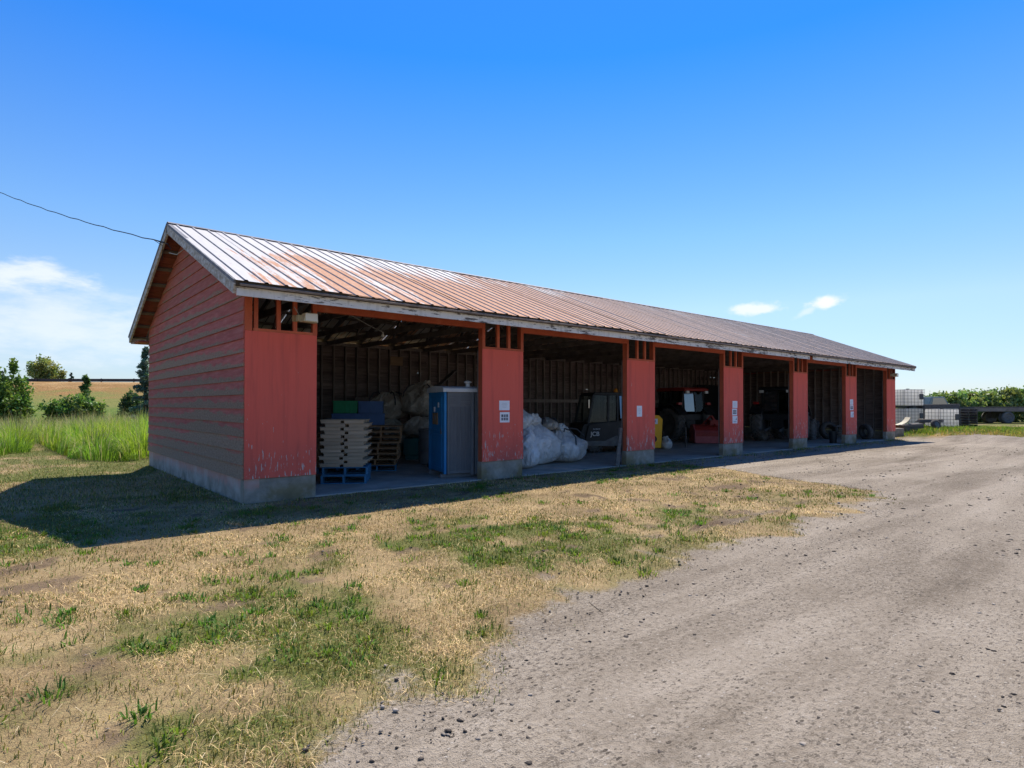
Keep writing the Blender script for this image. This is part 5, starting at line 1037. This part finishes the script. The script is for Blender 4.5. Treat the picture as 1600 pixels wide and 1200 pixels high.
def conifer(loc, h, rad, base, label, seed, group, dens=1.0):
    r = np.random.default_rng(seed); e = empty('conifer_tree', loc); tag(e, label, 'conifer', group)
    MB().tube([(0, 0, -0.2), (0, 0, h * .6), (0, 0, h)], [0.03 * h * .6, 0.02 * h * .6, 0.01], 7).build('trunk', MT['bark'], e, smooth=True)
    P = []; Cc = []; br = MB(); nb = int(11 * h * dens)
    for q in range(nb):
        z = h * (0.06 + 0.92 * q / nb); L = rad * (1 - z / h)**0.85 * r.uniform(0.75, 1.15) + 0.08; a = r.uniform(0, 6.283)
        d = np.array([math.cos(a), math.sin(a), 0.12]); k = int(30 + 60 * L)
        t = r.uniform(0.1, 1.0, k); p = np.array([0, 0, z]) + d[None, :] * (t * L)[:, None]; p[:, 2] += -0.22 * L * t**1.4 + r.normal(size=k) * 0.05; sp = (0.06 + 0.10 * (1 - t)) * (0.5 + L * .5); p[:, :2] += r.normal(size=(k, 2)) * sp[:, None]
        P.append(p); Cc.append(tint(r, 1, base, 0.3) * r.uniform(0.75, 1.25, (k, 1))); br.tube([(0, 0, z), tuple(np.array([0, 0, z]) + d * L * .9 + np.array([0, 0, -0.2 * L]))], [0.02, 0.005], 4)
    P = np.concatenate(P); Cc = np.concatenate(Cc); V, F, C_ = leafmesh(P, 0.10, Cc, seed, asp=3.0); place('crown', npmesh('crown', V, F, MT['leaf'], C_), e); br.build('limbs', MT['bark'], e); return e
GT = 'trees beyond the tall grass'
x, y = atd(4, 40); broadleaf((x, y, -0.15), 5.0, [(0.2, 0, 1.9, 1.3, 1.3, 1.6), (-0.9, 0.2, 1.6, 1.2, 1.2, 1.4), (0.4, 0, 3.7, 0.55, 0.55, 1.2), (1.0, 0, 3.0, 0.4, 0.5, 0.8), (-0.5, 0, 3.4, 0.5, 0.5, 0.9), (0.9, 0, 1.4, 0.7, 0.7, 1.1)], 8000, 0.125, (0.135, 0.215, 0.045), 'bright leafy tree at the left edge beside the round tree', 'tree', 41, GT)
x, y = atd(-40, 41); broadleaf((x, y, -0.15), 4.8, [(0, 0, 2.4, 1.5, 1.4, 2.2), (0.7, 0, 3.4, 0.8, 0.8, 1.2), (-0.8, 0, 3.0, 1.0, 1.0, 1.6)], 6000, 0.15, (0.16, 0.20, 0.08), 'greyish leafy tree cut by the left picture edge', 'tree', 42, GT)
x, y = atd(71, 112); broadleaf((x, y, 3.6), 7.6, [(-0.3, 0, 4.7, 2.1, 2.0, 1.7), (-1.3, 0, 3.8, 1.4, 1.5, 1.7), (1.3, 0, 3.4, 1.5, 1.5, 1.4), (0.2, 0, 2.7, 2.1, 1.9, 1.3)], 5200, 0.26, (0.22, 0.25, 0.085), 'round crowned tree standing beyond the embankment', 'tree', 43, GT, trunk=0.3)
x, y = atd(111, 118); conifer((x, y, 3.4), 4.6, 1.1, (0.03, 0.07, 0.05), 'tiny dark conifer beyond the embankment rail', 44, 'conifers beyond the tall grass', 0.6)
x, y = atd(134, 45); conifer((x, y, -0.1), 3.95, 0.9, (0.085, 0.17, 0.05), 'slender young conifer rising from the round bush', 45, 'conifers beyond the tall grass')
x, y = atd(112, 43); broadleaf((x, y, -0.2), 2.4, [(-0.8, 0, 1.35, 0.9, 0.8, 0.8), (0.3, 0, 1.4, 1.0, 0.9, 1.0), (1.1, 0, 1.2, 0.8, 0.8, 1.0)], 5500, 0.13, (0.13, 0.22, 0.055), 'low round bush around the slender young conifer', 'bush', 46, GT, trunk=0.06, name='round_bush', stems=3)
x, y = atd(227, 41); conifer((x, y, -0.1), 5.7, 1.15, (0.13, 0.19, 0.14), 'blue green conifer beside the left edge of shed', 47, 'conifers beyond the tall grass')
x, y = atd(207, 44); broadleaf((x, y, -0.2), 2.4, [(0, 0, 1.4, 0.8, 0.8, 1.1)], 2200, 0.13, (0.065, 0.115, 0.045), 'small dark bush left of the blue green conifer', 'bush', 48, GT, trunk=0.05, name='dark_bush', stems=2)
# hedge on the right: shrub beside shrub
hx = [(1447, 46, 1.75), (1465, 47, 2.0), (1487, 47, 2.2), (1510, 47.5, 2.35), (1536, 48, 2.4), (1560, 48, 2.5), (1585, 48, 2.55), (1612, 48, 2.6), (1640, 48, 2.55), (1675, 48, 2.5), (1430, 47, 1.55), (1412, 47.5, 1.3)]
for q, (u, dp_, hh) in enumerate(sorted(hx)):
    x, y = atd(u, dp_)
    broadleaf((x, y, 0.3), hh, [(-0.4, 0, hh * 0.5, 1.0, 1.1, hh * 0.52), (0.6, 0.1, hh * 0.45, 1.0, 1.0, hh * 0.5), (0.1, -0.2, hh * 0.7, 0.9, 0.9, hh * 0.34)], 3000, 0.17, (0.20, 0.27, 0.09), (['first', 'second', 'third', 'fourth', 'fifth', 'sixth', 'seventh', 'eighth', 'ninth', 'tenth', 'eleventh', 'twelfth'][q] + ' shrub of the green hedge counted from the shed end'), 'shrub', 60 + q, 'shrubs of the green hedge', trunk=0.05, name='hedge_shrub', stems=3, twigs=4)

# ------------------------------------------------------------------ grass
def blades(x, y, z, h, w, lean, ang, col, mat, name, label, seed, kind='stuff', droop=0.35):
    """curved two-segment blades, all arrays"""
    n = len(x); r = np.random.default_rng(seed); dx = np.cos(ang); dy = np.sin(ang); px = -dy; py = dx; fa = r.uniform(-1.2, 1.2, n)
    wx = np.cos(ang + 1.57 + fa) * w * .5; wy = np.sin(ang + 1.57 + fa) * w * .5
    m1 = np.where(lean > 1.3, h * np.cos(lean) * 0.7 + 0.005 + 0.010 * r.random(n), h * np.cos(lean * 0.6) * 0.55); o1 = h * np.sin(lean * 0.6) * 0.5; m2 = h * np.cos(lean) * (1 - droop * np.sin(lean)); o2 = h * np.sin(lean)
    V = np.empty((n, 5, 3), np.float32)
    V[:, 0] = np.stack([x - wx, y - wy, z - .01], 1); V[:, 1] = np.stack([x + wx, y + wy, z - .01], 1)
    V[:, 2] = np.stack([x + dx * o1 + wx * .8, y + dy * o1 + wy * .8, z + m1], 1); V[:, 3] = np.stack([x + dx * o1 - wx * .8, y + dy * o1 - wy * .8, z + m1], 1)
    V[:, 4] = np.stack([x + dx * o2, y + dy * o2, z + np.maximum(m2, 0.004)], 1)
    I = np.arange(n)[:, None] * 5; F = np.concatenate([I + np.array([[0, 1, 2]]), I + np.array([[0, 2, 3]]), I + np.array([[3, 2, 4]])], 0)
    o = place(name, npmesh(name, V.reshape(-1, 3), F, mat, np.repeat(col, 5, 0))); tag(o, label, kind=kind); return o
def scatter(n, x0, x1, y0, y1, seed):
    r = np.random.default_rng(seed); return r.uniform(x0, x1, n), r.uniform(y0, y1, n), r
def lod(x, y, r, near=4.0, p=1.5):
    d = np.hypot(x - CAM.x, y - CAM.y); return r.random(len(x)) < np.minimum(1, (near / np.maximum(d, 0.1))**p)
def out_shed(x, y): return ~((x > -0.02) & (x < SL + 0.02) & (y > -0.02) & (y < SW + 0.02))
# short dry turf
x, y, r = scatter(900000, -9, 13, -8.6, 1.5, 101)
k = lod(x, y, r, 4.5, 1.7) & out_shed(x, y) & (x < 12.5); x, y = x[k], y[k]
dm = dirtmap(x, y); gm = greenmap(x, y); k = (r.random(len(x)) > dm * 1.15 - 0.02) & (r.random(len(x)) < 0.3 + 0.8 * ss(0.3, 0.6, fbm(x * 2.2, y * 2.2, 3))); x, y, gm = x[k], y[k], gm[k]
n = len(x); isg = r.random(n) < 0.12 + 0.26 * ss(0.35, 0.6, fbm(x * 1.6, y * 1.6 + 5, 3)) + gm * 0.62
dd = np.hypot(x - CAM.x, y - CAM.y); fat = np.clip(dd / 5, 1, 2.4)
patch = fbm(x * 1.1 + 20, y * 1.1, 3); flat = r.random(n) < 0.72
hgt = np.where(isg, r.uniform(0.02, 0.065, n), np.where(flat, r.uniform(0.05, 0.16, n), r.uniform(0.02, 0.06, n))); lean = np.where(isg, r.uniform(0.2, 1.2, n), np.where(flat, r.uniform(1.35, 1.56, n), r.uniform(0.4, 1.3, n))); wd = np.where(isg, r.uniform(.003, .006, n), r.uniform(.0018, .0036, n)) * fat
cd_ = np.array([[0.66, 0.48, 0.235]]) * (r.uniform(0.22, 1.2, (n, 1)) * (0.35 + 1.2 * ss(0.25, 0.7, patch)[:, None])); t_ = r.random((n, 1))**2; cd_ = cd_ * (1 - 0.6 * t_) + np.array([[0.34, 0.18, 0.06]]) * 0.6 * t_ * (0.6 + 0.8 * patch[:, None])
cg_ = np.array([[0.15, 0.205, 0.035]]) * r.uniform(0.5, 1.3, (n, 1)); cg_[:, 0:1] *= r.uniform(0.75, 1.9, (n, 1))
col = np.where(isg[:, None], cg_, cd_)
blades(x, y, gz(x, y), hgt, wd, lean, r.uniform(0, 6.283, n), col, MT['straw'], 'short_grass', 'short dry and green mown grass in front of the shed', 102)
print('short grass', n)
# weeds: flat rosettes in the greener patches, and tufts
x, y, r = scatter(5200, -5, 10.5, -8.2, -0.4, 111); k = (r.random(len(x)) < greenmap(x, y)**1.5 * 0.9) & (dirtmap(x, y) < 0.3); x, y = x[k][:420], y[k][:420]
X_, Y_, H_, W_, L_, A_, C_ = [], [], [], [], [], [], []
for xx, yy in zip(x, y):
    m = int(r.integers(14, 42)); s = r.uniform(0.05, 0.16); a = r.uniform(0, 6.283, m); q = r.uniform(0, s, m); X_.append(xx + q * np.cos(a)); Y_.append(yy + q * np.sin(a)); H_.append(r.uniform(0.04, 0.10, m)); W_.append(r.uniform(0.006, 0.016, m)); L_.append(r.uniform(0.3, 1.3, m)); A_.append(a + r.normal(size=m) * .5)
    C_.append(np.array([[0.10, 0.19, 0.03]]) * r.uniform(0.55, 1.35, (m, 1)) * np.array([[r.uniform(0.8, 1.5), 1, 1]]))
x, y = np.concatenate(X_), np.concatenate(Y_)
blades(x, y, gz(x, y), np.concatenate(H_), np.concatenate(W_), np.concatenate(L_), np.concatenate(A_), np.concatenate(C_), MT['blade'], 'weed_patches', 'low green weeds and clover in the dry turf', 112)
# green verge grass right of the shed and along the left side
x, y, r = scatter(60000, 29.9, 42, -5.5, 8, 121); k = (y > yroad(x) + 0.1) & (r.random(len(x)) < 0.75); x, y = x[k], y[k]; n = len(x)
edge = ss(0.2, 2.4, y - yroad(x)); hh = r.uniform(0.05, 0.14, n) + edge * r.uniform(0, 0.28, n) * ss(0.4, 0.65, fbm(x * .8, y * .8, 3)); g = (r.random(n) < 0.25 + 0.7 * edge)[:, None]
col = np.where(g, np.array([[0.15, 0.22, 0.03]]), np.array([[0.36, 0.26, 0.09]])) * r.uniform(0.6, 1.3, (n, 1))
blades(x, y, gz(x, y), hh, r.uniform(.012, .03, n), r.uniform(0.2, 1.0, n), r.uniform(0, 6.283, n), col, MT['blade'], 'verge_grass', 'green and yellowing grass at the far end of shed', 122)
x, y, r = scatter(150000, -12, 2.5, 1.2, 26, 131); k = lod(x, y, r, 12, 1.2) & out_shed(x, y) & ((x < 0.3) | (y > SW)); x, y = x[k], y[k]; n = len(x); gm = greenmap(x, y); g = (r.random(n) < 0.35 + 0.5 * gm)[:, None]
col = np.where(g, np.array([[0.16, 0.20, 0.035]]), np.array([[0.42, 0.31, 0.13]])) * r.uniform(0.6, 1.25, (n, 1))
blades(x, y, gz(x, y), r.uniform(0.03, 0.1, n), r.uniform(.006, .014, n), r.uniform(0.3, 1.3, n), r.uniform(0, 6.283, n), col, MT['straw'], 'mown_path_grass', 'yellow green mown grass left of the shed', 132)
# tall field grass
def tallmask(x, y):
    edge = np.interp(x, [-14, -4.5, -3.0, -2.2, -1.75, -1.3, -0.7, 0.5, 3, 14], [11, 14.5, 16, 18, 25, 13.9, 12.6, 11.4, 10.6, 10.0]) + 2.2 * (fbm(x * 1.1, y * 0 + 4, 3) - 0.5)
    return y - edge
x, y, r = scatter(330000, -16, 12, 10, 48, 141); a_ = (x - CAM.x) / (y - CAM.y); k = (tallmask(x, y) > 0) & lod(x, y, r, 24, 1.6) & (a_ > -0.16) & (a_ < 0.36); x, y = x[k], y[k]; n = len(x)
cs = 1.05; ci = np.floor(x / cs); cj = np.floor(y / cs); hx_ = _T[ci.astype(int) & 255, cj.astype(int) & 255]; hy_ = _T[(ci.astype(int) + 91) & 255, (cj.astype(int) + 37) & 255]; hc_ = _T[(ci.astype(int) + 13) & 255, (cj.astype(int) + 171) & 255]
ox = x - (ci + 0.25 + 0.5 * hx_) * cs; oy = y - (cj + 0.25 + 0.5 * hy_) * cs; od = np.hypot(ox, oy); cl = 0.6 * hc_ + 0.4 * ss(0.25, 0.75, fbm(x * 0.75, y * 0.75, 3))
hh = (0.75 + 0.75 * cl) * (1.12 - 0.45 * np.clip(od / 0.7, 0, 1)) * r.uniform(0.7, 1.15, n) * (0.6 + 0.4 * ss(0, 1.2, tallmask(x, y))); g2 = ss(22, 32, y)[:, None]
c1 = np.array([[0.25, 0.385, 0.045]]) * (0.45 + 0.8 * cl[:, None]) * np.stack([0.8 + 0.5 * hx_, np.ones(n), np.ones(n)], 1); c2 = np.array([[0.22, 0.26, 0.11]]); seed_ = (r.random(n) < 0.06 + 0.16 * g2[:, 0])[:, None]
col = (c1 * (1 - g2) + c2 * g2) * r.uniform(0.6, 1.3, (n, 1)); col = np.where(seed_, np.array([[0.45, 0.38, 0.24]]) * r.uniform(0.7, 1.3, (n, 1)), col)
wind = np.arctan2(oy, ox) + r.normal(size=n) * 0.6; tl_ = np.clip(0.08 + 0.95 * od / 0.75 + r.normal(size=n) * 0.18, 0.03, 1.25); tl_ = np.where(seed_[:, 0], tl_ * 0.5, tl_)
blades(x, y, gz(x, y), hh * np.where(seed_[:, 0], 1.12, 1), r.uniform(.010, .022, n), tl_, wind, col, MT['blade'], 'tall_grass', 'tall green field grass left of and behind shed', 142)
print('tall grass', n)
# straw stalks, twigs and clods on the gravel
def clods():
    r = np.random.default_rng(151); n = 170000; x = r.uniform(-3.5, 26, n); y = r.uniform(-12.5, 0, n); st_ = fbm(x * 0.2, y * 1.1 + 3, 3); k = (dirtmap(x, y) > 0.5) & lod(x, y, r, 3.2, 1.35) & (r.random(n) < 0.2 + 1.2 * ss(0.40, 0.64, st_)) & (np.hypot(x - CAM.x, y - CAM.y) > 1.8); x, y = x[k], y[k]; n = len(x)
    t = (1 + 5**.5) / 2; ico = np.array([(-1, t, 0), (1, t, 0), (-1, -t, 0), (1, -t, 0), (0, -1, t), (0, 1, t), (0, -1, -t), (0, 1, -t), (t, 0, -1), (t, 0, 1), (-t, 0, -1), (-t, 0, 1)]) / 1.9
    fc = np.array([(0, 11, 5), (0, 5, 1), (0, 1, 7), (0, 7, 10), (0, 10, 11), (1, 5, 9), (5, 11, 4), (11, 10, 2), (10, 7, 6), (7, 1, 8), (3, 9, 4), (3, 4, 2), (3, 2, 6), (3, 6, 8), (3, 8, 9), (4, 9, 5), (2, 4, 11), (6, 2, 10), (8, 6, 7), (9, 8, 1)])
    s = 0.0022 + 0.011 * r.random(n)**9; s *= np.clip(np.hypot(x - CAM.x, y - CAM.y) / 6, 1, 1.8)
    V = ico[None] * (1 + 0.95 * (r.random((n, 12, 1)) - 0.5)) * s[:, None, None] * np.stack([r.uniform(.8, 1.6, n), r.uniform(.8, 1.6, n), r.uniform(.5, .8, n)], 1)[:, None, :]
    V[:, :, 0] += x[:, None]; V[:, :, 1] += y[:, None]; V[:, :, 2] += (gz(x, y) + 0.008 + s * 0.2)[:, None]
    F = (fc[None] + (np.arange(n) * 12)[:, None, None]).reshape(-1, 3)
    c = np.where((r.random(n) < 0.72)[:, None], np.array([[0.075, 0.06, 0.048]]), np.array([[0.26, 0.22, 0.18]])) * r.uniform(0.6, 1.5, (n, 1))
    o = place('gravel_stones', npmesh('gravel_stones', V.reshape(-1, 3), F, MT['straw'], np.repeat(c, 12, 0))); tag(o, 'dark clods and loose stones scattered on the gravel', kind='stuff'); print('clods', n)
clods()

# long pale straws and a few dark twigs lying on the turf and the road edge
x, y, r = scatter(2500, -6, 11, -8.8, -0.6, 161); k = lod(x, y, r, 4.0, 1.2) & (dirtmap(x, y) < 0.85); x, y = x[k], y[k]; n = len(x)
col = np.where((r.random(n) < 0.85)[:, None], np.array([[0.72, 0.58, 0.36]]), np.array([[0.10, 0.075, 0.055]])) * r.uniform(0.7, 1.1, (n, 1))
blades(x, y, gz(x, y) + 0.012, r.uniform(0.10, 0.26, n), r.uniform(.002, .0036, n), r.uniform(1.42, 1.55, n), r.uniform(0, 6.283, n), col, MT['straw'], 'loose_straw', 'pale loose straws scattered over the turf', 162)

X_, Y_ = [], []; r = np.random.default_rng(171)
for a_, b_ in PIERS:
    m = int(r.integers(120, 320)); X_.append(r.uniform(a_ - 0.5, b_ + 0.9, m)); Y_.append(-0.03 - np.abs(r.normal(size=m)) * 0.28)
X_.append(r.uniform(11, 29, 2600)); Y_.append(-0.25 - np.abs(r.normal(size=2600)) * 0.55)
x, y = np.concatenate(X_), np.concatenate(Y_); k = fbm(x * 1.7, y * 2.5 + 60, 3) > 0.50; x, y = x[k], y[k]; n = len(x)
col = np.where((r.random(n) < 0.6)[:, None], np.array([[0.12, 0.19, 0.035]]), np.array([[0.42, 0.32, 0.15]])) * r.uniform(0.6, 1.3, (n, 1))
blades(x, y, gz(x, y), r.uniform(0.04, 0.14, n), r.uniform(.008, .016, n), r.uniform(0.2, 1.2, n), r.uniform(0, 6.283, n), col, MT['blade'], 'pier_weeds', 'thin weeds along the feet of the piers', 172)
